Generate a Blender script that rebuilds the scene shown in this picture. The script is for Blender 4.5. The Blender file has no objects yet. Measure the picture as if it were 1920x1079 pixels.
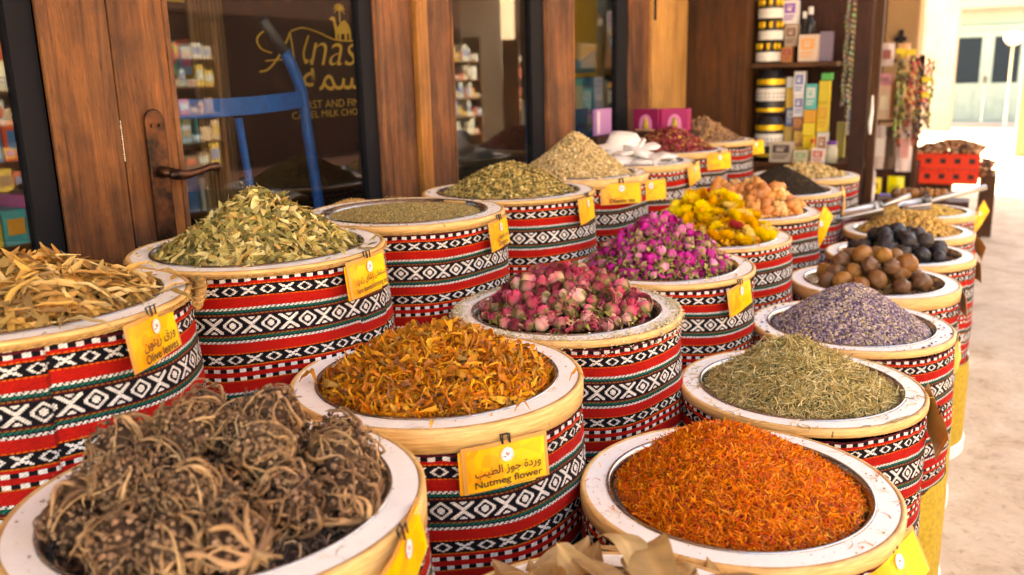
import bpy, bmesh, math, random
import numpy as np
from mathutils import Vector, Matrix
R_ = math.radians
PI = math.pi
sc = bpy.context.scene
COL = sc.collection
rng = np.random.default_rng(7)
random.seed(7)

# ------------------------------------------------------------------ camera
# world axes: +Y runs along the shop front, +X points from the shop to the street
YAW, PITCH, ROLL, F_PX, CAM_H = math.atan2(.486, .874), R_(13.468), R_(1.397), 1635.6, 1.35
cd = bpy.data.cameras.new('camera'); cam = bpy.data.objects.new('camera', cd); COL.objects.link(cam)
fwd0 = Vector((-math.sin(YAW), math.cos(YAW), 0)); rt = Vector((math.cos(YAW), math.sin(YAW), 0)); zz = Vector((0, 0, 1))
fwd = fwd0 * math.cos(PITCH) - zz * math.sin(PITCH)
upv = fwd0 * math.sin(PITCH) + zz * math.cos(PITCH)
ir = rt * math.cos(ROLL) - upv * math.sin(ROLL); iu = rt * math.sin(ROLL) + upv * math.cos(ROLL)
M = Matrix((ir, iu, -fwd)).transposed().to_4x4(); M.translation = (0, 0, CAM_H)
cam.matrix_world = M
cd.sensor_width = 36; cd.lens = F_PX / 1920 * 36; cd.clip_start = .05; cd.clip_end = 300
cd.dof.use_dof = True; cd.dof.focus_distance = 1.62; cd.dof.aperture_fstop = 3.3; cd.dof.aperture_blades = 7
sc.camera = cam

# ------------------------------------------------------------------ light
SUN_EL, SUN_AZ = R_(52), None
w = bpy.data.worlds.new('World'); sc.world = w; w.use_nodes = True
nt = w.node_tree; bg = nt.nodes['Background']
sky = nt.nodes.new('ShaderNodeTexSky'); sky.sky_type = 'NISHITA'; sky.sun_disc = False
sdir = Vector((-.62, .40, 0)).normalized() * math.cos(SUN_EL) + Vector((0, 0, math.sin(SUN_EL)))   # towards the sun
sky.sun_elevation = SUN_EL; sky.sun_rotation = math.atan2(sdir.x, sdir.y)
sky.air_density = 1.0; sky.dust_density = 3.0; sky.ozone_density = 1.0
nt.links.new(sky.outputs[0], bg.inputs[0]); bg.inputs[1].default_value = .15
sl = bpy.data.lights.new('sun', 'SUN'); sl.energy = 4.5; sl.angle = R_(.5); sl.color = (1, .94, .84)
so = bpy.data.objects.new('sun', sl); COL.objects.link(so)
so.rotation_euler = sdir.to_track_quat('Z', 'Y').to_euler()
sc.view_settings.view_transform = 'Standard'; sc.view_settings.look = 'None'
sc.view_settings.exposure = 3.6; sc.view_settings.gamma = 1
sc.view_settings.use_white_balance = True
sc.view_settings.white_balance_temperature = 8500; sc.view_settings.white_balance_tint = 6
sc.cycles.use_denoising = True
sc.cycles.max_bounces = 8; sc.cycles.diffuse_bounces = 5; sc.cycles.transparent_max_bounces = 16
sc.cycles.sample_clamp_indirect = 6

# ------------------------------------------------------------------ materials
def mat(name, color=(.5, .5, .5), rough=.6, metal=0, var=0, spec=.5):
    m = bpy.data.materials.new(name); m.use_nodes = True
    b = m.node_tree.nodes['Principled BSDF']
    b.inputs['Base Color'].default_value = (*color, 1); b.inputs['Roughness'].default_value = rough
    b.inputs['Metallic'].default_value = metal; b.inputs['Specular IOR Level'].default_value = spec
    return m
def N(m, t): return m.node_tree.nodes.new(t)
def L(m, a, b): m.node_tree.links.new(a, b)
def bsdf(m): return m.node_tree.nodes['Principled BSDF']
def noise(m, scale, detail=4, rough=.5, vec=None, dist=0):
    n = N(m, 'ShaderNodeTexNoise'); n.inputs['Scale'].default_value = scale
    n.inputs['Detail'].default_value = detail; n.inputs['Roughness'].default_value = rough; n.inputs['Distortion'].default_value = dist
    if vec: L(m, vec, n.inputs['Vector'])
    return n
def ramp(m, fac, stops):
    r = N(m, 'ShaderNodeValToRGB'); L(m, fac, r.inputs[0]); e = r.color_ramp.elements
    e[0].position, e[0].color = stops[0][0], (*stops[0][1], 1); e[1].position, e[1].color = stops[-1][0], (*stops[-1][1], 1)
    for p, c in stops[1:-1]:
        k = e.new(p); k.color = (*c, 1)
    return r
def vec(m, scale=(1, 1, 1), rnd=0, kind='Object'):
    tc = N(m, 'ShaderNodeTexCoord'); mp = N(m, 'ShaderNodeMapping'); mp.inputs['Scale'].default_value = scale
    L(m, tc.outputs[kind], mp.inputs[0])
    if rnd:
        oi = N(m, 'ShaderNodeObjectInfo'); ml = N(m, 'ShaderNodeMath'); ml.operation = 'MULTIPLY'; ml.inputs[1].default_value = rnd
        L(m, oi.outputs['Random'], ml.inputs[0]); cx = N(m, 'ShaderNodeCombineXYZ')
        for i in range(3): L(m, ml.outputs[0], cx.inputs[i])
        L(m, cx.outputs[0], mp.inputs['Location'])
    return mp.outputs[0]
def mix(m, fac, a, b, mode='MIX'):
    x = N(m, 'ShaderNodeMix'); x.data_type = 'RGBA'; x.blend_type = mode
    for k, v in ((0, fac), (6, a), (7, b)):
        if hasattr(v, 'is_linked') or hasattr(v, 'links'): L(m, v, x.inputs[k])
        else: x.inputs[k].default_value = v if k == 0 else (*v, 1)
    return x.outputs[2]
def bump(m, h, strength=.3, dist=.002):
    b = N(m, 'ShaderNodeBump'); b.inputs['Strength'].default_value = strength; b.inputs['Distance'].default_value = dist
    L(m, h, b.inputs['Height']); L(m, b.outputs[0], bsdf(m).inputs['Normal'])

def wood(name, dark, light, rough=.5, scale=1, streak=.6, along='z'):
    m = mat(name, light, rough)
    s = {'z': (14, 14, .9), 'y': (14, .9, 14), 'x': (.9, 14, 14)}[along]
    v = vec(m, tuple(k * scale for k in s), 17)
    n = noise(m, 3, 8, .65, v, .6)
    r = ramp(m, n.outputs[0], [(.3, dark), (.62, light)])
    v2 = vec(m, (2.6, 2.6, 1.1), 5); n2 = noise(m, 1.6, 5, .6, v2)
    r2 = ramp(m, n2.outputs[0], [(.36, (.32, .27, .30)), (.58, (1, 1, 1))])
    c = mix(m, streak, r.outputs[0], r2.outputs[0], 'MULTIPLY')
    v3 = vec(m, (60, 60, 9), 3); n3 = noise(m, 2.4, 6, .7, v3)
    r3 = ramp(m, n3.outputs[0], [(.30, (.25, .2, .18)), (.44, (1, 1, 1))])
    c = mix(m, .7, c, r3.outputs[0], 'MULTIPLY')
    L(m, c, bsdf(m).inputs['Base Color']); bump(m, n3.outputs[0], .35, .0015)
    v5 = vec(m, (1, 1, .9), 1); n5 = noise(m, 3.4, 5, .62, v5, .5); r5 = ramp(m, n5.outputs[0], [(.34, (.20, .20, .27)), (.46, (.72, .70, .74)), (.56, (1.05, 1.0, .92)), (.70, (1.7, 1.45, 1.15))]); c = mix(m, min(.8, streak), c, r5.outputs[0], 'MULTIPLY')
    v6 = vec(m, (300, 300, 26), 1); n6 = noise(m, 1.2, 2, .5, v6); r6 = ramp(m, n6.outputs[0], [(.62, (1, 1, 1)), (.70, (1.5, 1.35, 1.2))]); c = mix(m, .7, c, r6.outputs[0], 'MULTIPLY')
    L(m, c, bsdf(m).inputs['Base Color'])
    rr = ramp(m, n2.outputs[0], [(.3, (.72,) * 3), (.7, (.5,) * 3)]); L(m, rr.outputs[0], bsdf(m).inputs['Roughness']); bsdf(m).inputs['Specular IOR Level'].default_value = .3
    return m
def vcol(name, rough=.7, spec=.3, sub=0, transl=0, rnd=0):
    """material coloured by the mesh's own colour attribute"""
    m = mat(name, (1, 1, 1), rough, spec=spec)
    a = N(m, 'ShaderNodeVertexColor'); a.layer_name = 'Col'
    out = a.outputs[0]
    if rnd:
        oi = N(m, 'ShaderNodeObjectInfo')
        r = ramp(m, oi.outputs['Random'], [(0, (1 - rnd, 1 - rnd * 1.3, 1 - rnd * 1.2)), (1, (1, 1, 1))])
        out = mix(m, 1.0, out, r.outputs[0], 'MULTIPLY')
    n = noise(m, 900, 2, .5, vec(m)); r = ramp(m, n.outputs[0], [(.3, (.7,) * 3), (.7, (1.12,) * 3)])
    out = mix(m, .6, out, r.outputs[0], 'MULTIPLY')
    L(m, out, bsdf(m).inputs['Base Color'])
    if transl:
        t = N(m, 'ShaderNodeBsdfTranslucent'); L(m, out, t.inputs[0]); mx = N(m, 'ShaderNodeMixShader'); mx.inputs[0].default_value = transl
        L(m, bsdf(m).outputs[0], mx.inputs[1]); L(m, t.outputs[0], mx.inputs[2])
        L(m, mx.outputs[0], m.node_tree.nodes['Material Output'].inputs[0])
    return m

MT = {}
MT['door_wood'] = wood('door_wood', (.040, .013, .006), (.20, .075, .020), .42, streak=.95)
MT['door_wood_pale'] = wood('door_wood_pale', (.075, .027, .011), (.23, .092, .034), .5, streak=.8)
MT['bead_wood'] = wood('bead_wood', (.18, .065, .013), (.36, .155, .035), .5, streak=.5)
MT['post_wood'] = wood('post_wood', (.30, .14, .035), (.56, .31, .10), .55, streak=.3)
MT['panel_wood'] = wood('panel_wood', (.035, .011, .002), (.10, .034, .006), .5, scale=.7, streak=.35)
MT['scoop_steel'] = mat('scoop_steel', (.50, .48, .46), .38, 1)
MT['dark_wood'] = wood('dark_wood', (.03, .010, .006), (.07, .022, .012), .5)
MT['shelf_wood'] = wood('shelf_wood', (.06, .02, .006), (.14, .055, .018), .5, along='x')
MT['gasket'] = mat('gasket', (.006, .006, .009), .7, spec=.15)
MT['steel'] = mat('steel', (.36, .34, .33), .2, 1)
_m = MT['steel']; _n = noise(_m, 30, 4, .6, vec(_m, (1, 1, 8))); _r = ramp(_m, _n.outputs[0], [(.3, (.13,) * 3), (.7, (.34,) * 3)]); L(_m, _r.outputs[0], bsdf(_m).inputs['Roughness'])
MT['bronze'] = mat('bronze', (.10, .04, .02), .36, .75)
_m = MT['bronze']; _n = noise(_m, 22, 5, .6, vec(_m)); _r = ramp(_m, _n.outputs[0], [(.40, (.016, .010, .009)), (.66, (.13, .05, .022))]); L(_m, _r.outputs[0], bsdf(_m).inputs['Base Color'])
MT['iron'] = mat('iron', (.02, .02, .022), .35, .6)
MT['blue_paint'] = mat('blue_paint', (.001, .085, .36), .4, spec=.3)
_m = MT['blue_paint']; _n = noise(_m, 38, 6, .7, vec(_m)); _r = ramp(_m, _n.outputs[0], [(.30, (.03, .02, .02)), (.34, (.001, .06, .26)), (.7, (.002, .10, .42))]); L(_m, _r.outputs[0], bsdf(_m).inputs['Base Color'])
MT['rubber'] = mat('rubber', (.03, .035, .045), .5)
MT['gold'] = mat('gold', (.9, .55, .03), .35, .4)
MT['gold_film'] = mat('gold_film', (.46, .28, .016), .5)
MT['brown_board'] = mat('brown_board', (.0075, .0032, .0022), .6, spec=.1)
MT['black'] = mat('black', (.015, .014, .015), .5)
MT['ink'] = mat('ink', (.03, .006, .002), .6)
MT['white'] = mat('white', (.80, .78, .75), .5)
MT['cream'] = mat('cream', (.74, .62, .42), .8)

# painted top of the barrels: worn white paint with tan scuffs
def rim_paint():
    m = mat('rim_paint', (.8, .78, .72), .5)
    v = vec(m, (1, 1, 1), 31)
    n = noise(m, 14, 7, .72, v, 1.2); r = ramp(m, n.outputs[0], [(.29, (.50, .34, .19)), (.35, (.74, .66, .52)), (.41, (.87, .85, .81)), (.62, (.90, .89, .86))])
    n2 = noise(m, 160, 3, .6, v); r2 = ramp(m, n2.outputs[0], [(.27, (.35, .28, .16)), (.33, (1, 1, 1))])
    c = mix(m, .8, r.outputs[0], r2.outputs[0], 'MULTIPLY')
    L(m, c, bsdf(m).inputs['Base Color']); bump(m, n.outputs[0], .15, .001); return m
MT['rim_paint'] = rim_paint()
def rim_wood():
    m = mat('rim_wood', (.6, .4, .17), .5)
    v = vec(m, (1, 1, 14), 23); n = noise(m, 26, 6, .6, v, .3)
    r = ramp(m, n.outputs[0], [(.3, (.50, .26, .075)), (.65, (.78, .52, .21))])
    v2 = vec(m, (1, 1, 1), 9); n2 = noise(m, 60, 2, .5, v2); r2 = ramp(m, n2.outputs[0], [(.22, (.2, .1, .04)), (.27, (1, 1, 1))])
    L(m, mix(m, .9, r.outputs[0], r2.outputs[0], 'MULTIPLY'), bsdf(m).inputs['Base Color']); bump(m, n.outputs[0], .2, .001); return m
MT['rim_wood'] = rim_wood()
def burlap(name, a, b):
    m = mat(name, a, .9); v = vec(m)
    wv = N(m, 'ShaderNodeTexWave'); wv.inputs['Scale'].default_value = 55; wv.bands_direction = 'Z'; L(m, v, wv.inputs[0]); wv.inputs['Distortion'].default_value = 1.5
    n = noise(m, 90, 4, .6, v); r = ramp(m, n.outputs[0], [(.3, b), (.6, a)])
    L(m, mix(m, .35, r.outputs[0], wv.outputs[0], 'MULTIPLY'), bsdf(m).inputs['Base Color']); bump(m, wv.outputs[1], .5, .002); return m
MT['burlap'] = burlap('burlap', (.62, .42, .03), (.40, .25, .02))
MT['jute'] = burlap('jute', (.52, .30, .09), (.30, .15, .04))
def textile():
    m = mat('woven_textile', (1, 1, 1), .85, spec=.15)
    a = N(m, 'ShaderNodeVertexColor'); a.layer_name = 'Col'
    uv = N(m, 'ShaderNodeTexCoord')
    def wave(rot, scale):
        mp = N(m, 'ShaderNodeMapping'); mp.inputs['Rotation'].default_value = (0, 0, R_(rot)); L(m, uv.outputs['UV'], mp.inputs[0])
        wv = N(m, 'ShaderNodeTexWave'); wv.inputs['Scale'].default_value = scale; wv.inputs['Distortion'].default_value = .6
        wv.inputs['Detail Scale'].default_value = 3; L(m, mp.outputs[0], wv.inputs[0]); return wv
    w1 = wave(58, 95)
    r1 = ramp(m, w1.outputs[1], [(.15, (.42, .40, .42)), (.7, (1.1, 1.1, 1.1))])
    n = noise(m, 9, 5, .6, vec(m, (1, 1, 1), 11)); r2 = ramp(m, n.outputs[0], [(.3, (.72, .72, .72)), (.65, (1.05, 1.05, 1.05))])
    c = mix(m, .75, a.outputs[0], r1.outputs[0], 'MULTIPLY'); c = mix(m, .8, c, r2.outputs[0], 'MULTIPLY')
    L(m, c, bsdf(m).inputs['Base Color']); bump(m, w1.outputs[1], .45, .0012); return m
MT['textile'] = textile()
MT['leafy'] = vcol('dried_leaf', .55, .35, transl=.18)
MT['grain'] = vcol('dried_grain', .75, .2)
MT['petal'] = vcol('dried_petal', .6, .3, transl=.22, rnd=.30)
MT['bloom'] = vcol('yellow_petal', .6, .3, transl=.35, rnd=.08)
MT['fruit'] = vcol('dried_fruit', .5, .45, rnd=.35)
MT['root'] = vcol('dried_root', .8, .15, rnd=.2)
MT['goods'] = vcol('printed_goods', .35, .5)
def glass(name, tint=(1, 1, 1), refl=1.0):
    m = mat(name); ntr = m.node_tree; ntr.nodes.remove(bsdf(m))
    t = N(m, 'ShaderNodeBsdfTransparent'); t.inputs[0].default_value = (*tint, 1)
    g = N(m, 'ShaderNodeBsdfGlossy'); g.inputs['Roughness'].default_value = .01; g.inputs[0].default_value = (refl, refl, refl, 1)
    f = N(m, 'ShaderNodeLayerWeight'); f.inputs[0].default_value = .5; pw = N(m, 'ShaderNodeMath'); pw.operation = 'POWER'; pw.inputs[1].default_value = 5; L(m, f.outputs['Facing'], pw.inputs[0])
    x = N(m, 'ShaderNodeMixShader'); ml = N(m, 'ShaderNodeMath'); ml.operation = 'MULTIPLY_ADD'; ml.inputs[1].default_value = .95; ml.inputs[2].default_value = .045
    L(m, pw.outputs[0], ml.inputs[0]); L(m, ml.outputs[0], x.inputs[0]); L(m, t.outputs[0], x.inputs[1]); L(m, g.outputs[0], x.inputs[2])
    L(m, x.outputs[0], ntr.nodes['Material Output'].inputs[0]); return m
MT['glass'] = glass('glass', (.93, .95, .93))
MT['clear'] = glass('clear_plastic', (.96, .96, .96))
def crystal():
    m = mat('alum_crystal', (.90, .84, .80), .3); b = bsdf(m)
    b.inputs['Transmission Weight'].default_value = .12; b.inputs['Subsurface Weight'].default_value = .3; b.inputs['Subsurface Radius'].default_value = (.02, .015, .012)
    n = noise(m, 60, 4, .6, vec(m)); bump(m, n.outputs[0], .4, .003); return m
MT['crystal'] = crystal()
def plaster(name, a, b, sc_=1.2, bmp=.3):
    m = mat(name, a, .85); v = vec(m); n = noise(m, sc_, 8, .65, v)
    L(m, ramp(m, n.outputs[0], [(.3, b), (.65, a)]).outputs[0], bsdf(m).inputs['Base Color'])
    n2 = noise(m, 40, 4, .6, v); bump(m, n2.outputs[0], bmp, .004); return m
MT['plaster'] = plaster('plaster', (.52, .39, .27), (.42, .30, .20))
MT['plaster_tan'] = plaster('plaster_tan', (.42, .26, .12), (.32, .19, .09))
MT['plaster_pink'] = plaster('plaster_pink', (.50, .36, .31), (.40, .27, .23))
MT['plaster_white'] = plaster('plaster_white', (.40, .34, .32), (.32, .27, .25))
MT['mint'] = plaster('mint_paint', (.26, .36, .345), (.22, .31, .295), 6)
MT['dark_glass'] = mat('dark_window', (.012, .022, .034), .5, spec=.1)
MT['interior'] = mat('interior_paint', (.10, .075, .055), .8)
def paving():
    m = mat('stone_paving', (.5, .4, .3), .85); v = vec(m)
    n = noise(m, 3.5, 9, .72, v, .4); r = ramp(m, n.outputs[0], [(.30, (.33, .22, .135)), (.46, (.52, .40, .28)), (.66, (.64, .53, .40))])
    n2 = noise(m, 28, 6, .7, v, .8); r2 = ramp(m, n2.outputs[0], [(.30, (.62, .52, .46)), (.46, (1, 1, 1))])
    L(m, mix(m, .75, r.outputs[0], r2.outputs[0], 'MULTIPLY'), bsdf(m).inputs['Base Color']); bump(m, n2.outputs[0], .4, .004); return m
MT['paving'] = paving()
def card_mat():
    m = mat('printed_card', (.9, .55, .02), .35)
    v = vec(m, (1, 1, 1), 3, 'Generated')
    vo = N(m, 'ShaderNodeTexVoronoi'); vo.inputs['Scale'].default_value = 3.2; L(m, v, vo.inputs['Vector'])
    sp = N(m, 'ShaderNodeSeparateColor'); L(m, vo.outputs['Color'], sp.inputs[0])
    gx = N(m, 'ShaderNodeSeparateXYZ'); tc = N(m, 'ShaderNodeTexCoord'); L(m, tc.outputs['Generated'], gx.inputs[0])
    ad = N(m, 'ShaderNodeMath'); ad.operation = 'MULTIPLY_ADD'; ad.inputs[1].default_value = .45; L(m, sp.outputs[0], ad.inputs[0]); 
    m2 = N(m, 'ShaderNodeMath'); m2.operation = 'MULTIPLY'; m2.inputs[1].default_value = .6; L(m, gx.outputs[0], m2.inputs[0]); L(m, m2.outputs[0], ad.inputs[2])
    r = ramp(m, ad.outputs[0], [(.12, (.80, .27, .006)), (.5, (.86, .42, .006)), (.95, (.86, .60, .008))])
    L(m, r.outputs[0], bsdf(m).inputs['Base Color']); return m
MT['card'] = card_mat()
MT['card_back'] = mat('card_back', (.45, .20, .03), .45)
MT['sleeve'] = mat('sleeve', (.55, .26, .06), .3)
MT['purple'] = mat('purple_ink', (.10, .03, .25), .5)
MT['orange_ink'] = mat('orange_ink', (.7, .16, .03), .5)
MT['red_plastic'] = mat('red_plastic', (.75, .04, .010), .5, spec=.3)

# ------------------------------------------------------------------ mesh helpers
class MB:
    def __init__(s): s.v = []; s.f = []; s.mi = []; s.c = []; s.cur = 0; s.col = None
    def add(s, vs, fs, mi=None, col=None):
        o = len(s.v); s.v += [tuple(v) for v in vs]
        for f in fs: s.f.append(tuple(o + i for i in f)); s.mi.append(s.cur if mi is None else mi); s.c.append(col or s.col or (1, 1, 1))
        return s
    def box(s, x0, x1, y0, y1, z0, z1, **k):
        v = [(x, y, z) for z in (z0, z1) for y in (y0, y1) for x in (x0, x1)]
        return s.add(v, [(0, 2, 3, 1), (4, 5, 7, 6), (0, 1, 5, 4), (2, 6, 7, 3), (0, 4, 6, 2), (1, 3, 7, 5)], **k)
    def lathe(s, prof, n=64, cx=0, cy=0, cz=0, close=False, cap=False, **k):
        vs = [(cx + r * math.cos(2 * PI * i / n), cy + r * math.sin(2 * PI * i / n), cz + z) for r, z in prof for i in range(n)]
        m = len(prof); fs = []
        for j in range(m - 1 + (1 if close else 0)):
            a, b = j * n, ((j + 1) % m) * n
            for i in range(n): fs.append((a + i, a + (i + 1) % n, b + (i + 1) % n, b + i))
        if cap:
            if prof[0][0] > 1e-6: fs.append(tuple(range(n))[::-1])
            if prof[-1][0] > 1e-6: fs.append(tuple((m - 1) * n + i for i in range(n)))
        return s.add(vs, fs, **k)
    def tube(s, pts, rad, n=8, caps=True, **k):
        pts = [Vector(p) for p in pts]; rr = rad if hasattr(rad, '__len__') else [rad] * len(pts)
        t0 = (pts[1] - pts[0]).normalized(); a = t0.orthogonal().normalized(); vs = []
        for i, p in enumerate(pts):
            t = (pts[min(i + 1, len(pts) - 1)] - pts[max(i - 1, 0)]).normalized()
            a = (a - t * a.dot(t)).normalized(); b = t.cross(a)
            for j in range(n):
                q = 2 * PI * j / n; vs.append(p + (a * math.cos(q) + b * math.sin(q)) * rr[i])
        fs = [(i * n + j, i * n + (j + 1) % n, (i + 1) * n + (j + 1) % n, (i + 1) * n + j) for i in range(len(pts) - 1) for j in range(n)]
        if caps: fs += [tuple(range(n))[::-1], tuple((len(pts) - 1) * n + j for j in range(n))]
        return s.add(vs, fs, **k)
    def poly(s, pts, thick, axis=(0, 1, 0), **k):
        a = Vector(axis) * thick; n = len(pts); vs = [Vector(p) for p in pts] + [Vector(p) + a for p in pts]
        return s.add(vs, [tuple(range(n)), tuple(range(n, 2 * n))[::-1]] + [(i, n + i, n + (i + 1) % n, (i + 1) % n) for i in range(n)], **k)
    def build(s, name, mats, parent=None, loc=(0, 0, 0), rot=(0, 0, 0), smooth=False, bevel=0, colors=False):
        me = bpy.data.meshes.new(name); me.from_pydata(s.v, [], s.f)
        for m in (mats if isinstance(mats, (list, tuple)) else [mats]): me.materials.append(m)
        me.polygons.foreach_set('material_index', s.mi)
        if smooth: me.polygons.foreach_set('use_smooth', [True] * len(s.f))
        if colors:
            at = me.color_attributes.new('Col', 'FLOAT_COLOR', 'CORNER'); arr = []
            for f, c in zip(s.f, s.c): arr += [c[0], c[1], c[2], 1.0] * len(f)
            at.data.foreach_set('color', arr)
        bm = bmesh.new(); bm.from_mesh(me); bmesh.ops.recalc_face_normals(bm, faces=bm.faces[:]); bm.to_mesh(me); bm.free()
        o = link(name, me, parent, loc, rot)
        if bevel:
            b = o.modifiers.new('bevel', 'BEVEL'); b.width = bevel; b.segments = 2; b.limit_method = 'ANGLE'
        return o
def link(name, me, parent=None, loc=(0, 0, 0), rot=(0, 0, 0), scale=None):
    o = bpy.data.objects.new(name, me); COL.objects.link(o); o.parent = parent; o.location = loc; o.rotation_euler = rot
    if scale is not None: o.scale = (scale,) * 3 if not hasattr(scale, '__len__') else scale
    return o
def tag(o, label=None, cat=None, group=None, kind=None):
    for k, v in (('label', label), ('category', cat), ('group', group), ('kind', kind)):
        if v: o[k] = v
    return o
def thing(name, loc=(0, 0, 0), label=None, cat=None, group=None, rz=0):
    o = bpy.data.objects.new(name, None); COL.objects.link(o); o.location = loc; o.rotation_euler = (0, 0, rz); o.empty_display_size = .1
    return tag(o, label, cat, group)
def npmesh(name, V, Fs, C, material, smooth=False):
    """V (n,3), Fs (m,k) equal sized faces, C (n,3) point colours"""
    me = bpy.data.meshes.new(name); m, k = Fs.shape
    me.vertices.add(len(V)); me.vertices.foreach_set('co', V.astype(np.float32).ravel())
    me.loops.add(m * k); me.loops.foreach_set('vertex_index', Fs.astype(np.int32).ravel())
    me.polygons.add(m); me.polygons.foreach_set('loop_start', np.arange(0, m * k, k, dtype=np.int32))
    me.update(calc_edges=True)
    if smooth: me.polygons.foreach_set('use_smooth', np.ones(m, bool))
    at = me.color_attributes.new('Col', 'FLOAT_COLOR', 'POINT')
    at.data.foreach_set('color', np.hstack([C, np.ones((len(C), 1))]).astype(np.float32).ravel())
    me.materials.append(material); return me

# text -----------------------------------------------------------------
AR = {'ا': (0xFE8D, 0xFE8E), 'ب': (0xFE8F, 0xFE90, 0xFE91, 0xFE92), 'ة': (0xFE93, 0xFE94), 'ت': (0xFE95, 0xFE96, 0xFE97, 0xFE98), 'ج': (0xFE9D, 0xFE9E, 0xFE9F, 0xFEA0),
'د': (0xFEA9, 0xFEAA), 'ر': (0xFEAD, 0xFEAE), 'ز': (0xFEAF, 0xFEB0), 'س': (0xFEB1, 0xFEB2, 0xFEB3, 0xFEB4), 'ش': (0xFEB5, 0xFEB6, 0xFEB7, 0xFEB8), 'ط': (0xFEC1, 0xFEC2, 0xFEC3, 0xFEC4),
'ق': (0xFED5, 0xFED6, 0xFED7, 0xFED8), 'ك': (0xFED9, 0xFEDA, 0xFEDB, 0xFEDC), 'ل': (0xFEDD, 0xFEDE, 0xFEDF, 0xFEE0), 'م': (0xFEE1, 0xFEE2, 0xFEE3, 0xFEE4), 'ن': (0xFEE5, 0xFEE6, 0xFEE7, 0xFEE8),
'و': (0xFEED, 0xFEEE), 'ى': (0xFEEF, 0xFEF0), 'ي': (0xFEF1, 0xFEF2, 0xFEF3, 0xFEF4), 'ژ': (0xFB8A, 0xFB8B)}
def shape_ar(t):
    out = []
    for i, c in enumerate(t):
        if c not in AR: out.append({'(': ')', ')': '('}.get(c, c)); continue
        f = AR[c]; prev = i > 0 and t[i - 1] in AR and len(AR[t[i - 1]]) == 4
        nxt = len(f) == 4 and i + 1 < len(t) and t[i + 1] in AR
        out.append(chr(f[(3 if nxt else 1) if prev else (2 if nxt else 0)]))
    return ''.join(reversed(out))
def text(body, width, height, material, parent, loc, rot, name='lettering', bold=.012, shear=0, extrude=.0002, align='CENTER'):
    c = bpy.data.curves.new('lettering', 'FONT'); c.body = body; c.size = 1; c.shear = shear; c.offset = bold; c.resolution_u = 3; c.align_x = 'LEFT'; c.extrude = 0
    o = bpy.data.objects.new('tmp', c); COL.objects.link(o); dg = bpy.context.evaluated_depsgraph_get(); dg.update()
    me = bpy.data.meshes.new_from_object(o.evaluated_get(dg)); bpy.data.objects.remove(o); bpy.data.curves.remove(c)
    v = np.empty(len(me.vertices) * 3); me.vertices.foreach_get('co', v); v = v.reshape(-1, 3)
    mn, mx = v.min(0), v.max(0); s = min(width / (mx[0] - mn[0]), height / (mx[1] - mn[1]))
    sx = width / (mx[0] - mn[0]); sy = min(sx * 1.9, max(sx * .8, height / (mx[1] - mn[1]))); v = (v - (mn + mx) / 2) * (sx, sy, 0)
    me.vertices.foreach_set('co', v.ravel()); me.materials.clear(); me.materials.append(material); me.name = name; me.update()
    return link(name, me, parent, loc, rot)

# ------------------------------------------------------------------ the setting
g = MB(); g.box(-60, 60, -40, 90, -.3, 0).build('ground', MT['paving']); tag(bpy.data.objects['ground'], kind='structure')
WX = -1.6   # face of the shop front
# shop building round the front: upper wall, roof over the walk, inside walls
b = MB()
b.box(WX - .12, WX - .02, -4, 5.2, 2.62, 5)
b.box(-6, 1.1, -4, 12.2, 3.3, 3.45)
b.box(-6, -1.75, -4, 10.5, 4.9, 5.05)
b.box(-6.1, -6, -4, 11.5, 0, 5)
b.box(-6, WX - .12, -4.1, -4, 0, 5); b.box(-6, -1.0, 11.4, 11.5, 0, 3.3)
bl = thing('shop_building', (0, 0, 0), 'timber fronted market shop behind the spice barrels, with roof over the walk', 'building')
b.build('wall', MT['plaster_pink'], bl)
b = MB(); b.box(-6, WX - .12, -4, 5.2, .0, .02); b.box(-3.62, -3.6, -4, 5.2, .02, 3.3); b.box(-3.6, -1.75, 4.95, 5.0, .02, 3.3); b.build('interior_wall', MT['interior'], bl)
# --- shop front leaves.  y ranges measured along the wall
def leaf_door(y0, s0, g0, g1, s1, y1, label, wmat, gas0=.02, gas1=.05, cat='door', name='wooden_door', x=WX, wl=None):
    t = thing(name, (x, y0, 0), label, cat)
    a = MB(); a.box(-.045, 0, 0, s0 - y0, .02, 2.55).build('stile', wl or wmat, t, bevel=.004)
    a = MB(); a.box(-.045, 0, s1 - y0, y1 - y0, .02, 2.55).build('stile', wmat, t, bevel=.004)
    a = MB(); a.box(-.043, -.002, s0 - y0, s1 - y0, .02, .42); a.build('bottom_rail', wmat, t, bevel=.004)
    a = MB(); a.box(-.043, -.002, s0 - y0, s1 - y0, 2.4, 2.55); a.build('top_rail', wmat, t, bevel=.004)
    a = MB(); a.box(-.036, -.010, s0 - y0, g0 - y0, .42, 2.4); a.box(-.036, -.010, g1 - y0, s1 - y0, .42, 2.4); a.build('gasket', MT['gasket'], t)
    a = MB(); a.box(-.026, -.022, g0 - y0, g1 - y0, .42, 2.4).build('glass_pane', MT['glass'], t)
    if s1 < 3.3 and s1 > 1.2: a = MB(); a.box(-.03, .006, s1 - y0 + .004, s1 - y0 + .022, .42, 2.4).build('moulding', wmat, t, bevel=.004)
    if s0 > 1.3 and s0 < 3: a = MB(); a.box(-.03, .005, s0 - y0 - .016, s0 - y0 - .002, .42, 2.4).build('moulding', wmat, t, bevel=.004)
    return t
d0 = leaf_door(.10, .20, .22, 1.015, 1.068, 1.222, 'glazed wooden door leaf at left edge, behind the olive leaf barrel', MT['door_wood'])
a = MB(); a.box(-.02, .004, .968, .992, .02, 2.5).build('moulding', MT['door_wood'], d0, bevel=.003)
a = MB(); a.box(-.0155, -.0145, .60, .835, 1.25, 1.62).build('white_notice', mat('notice_paper', (.5, .55, .5), .5), d0, loc=(.01, 0, 0))
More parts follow.
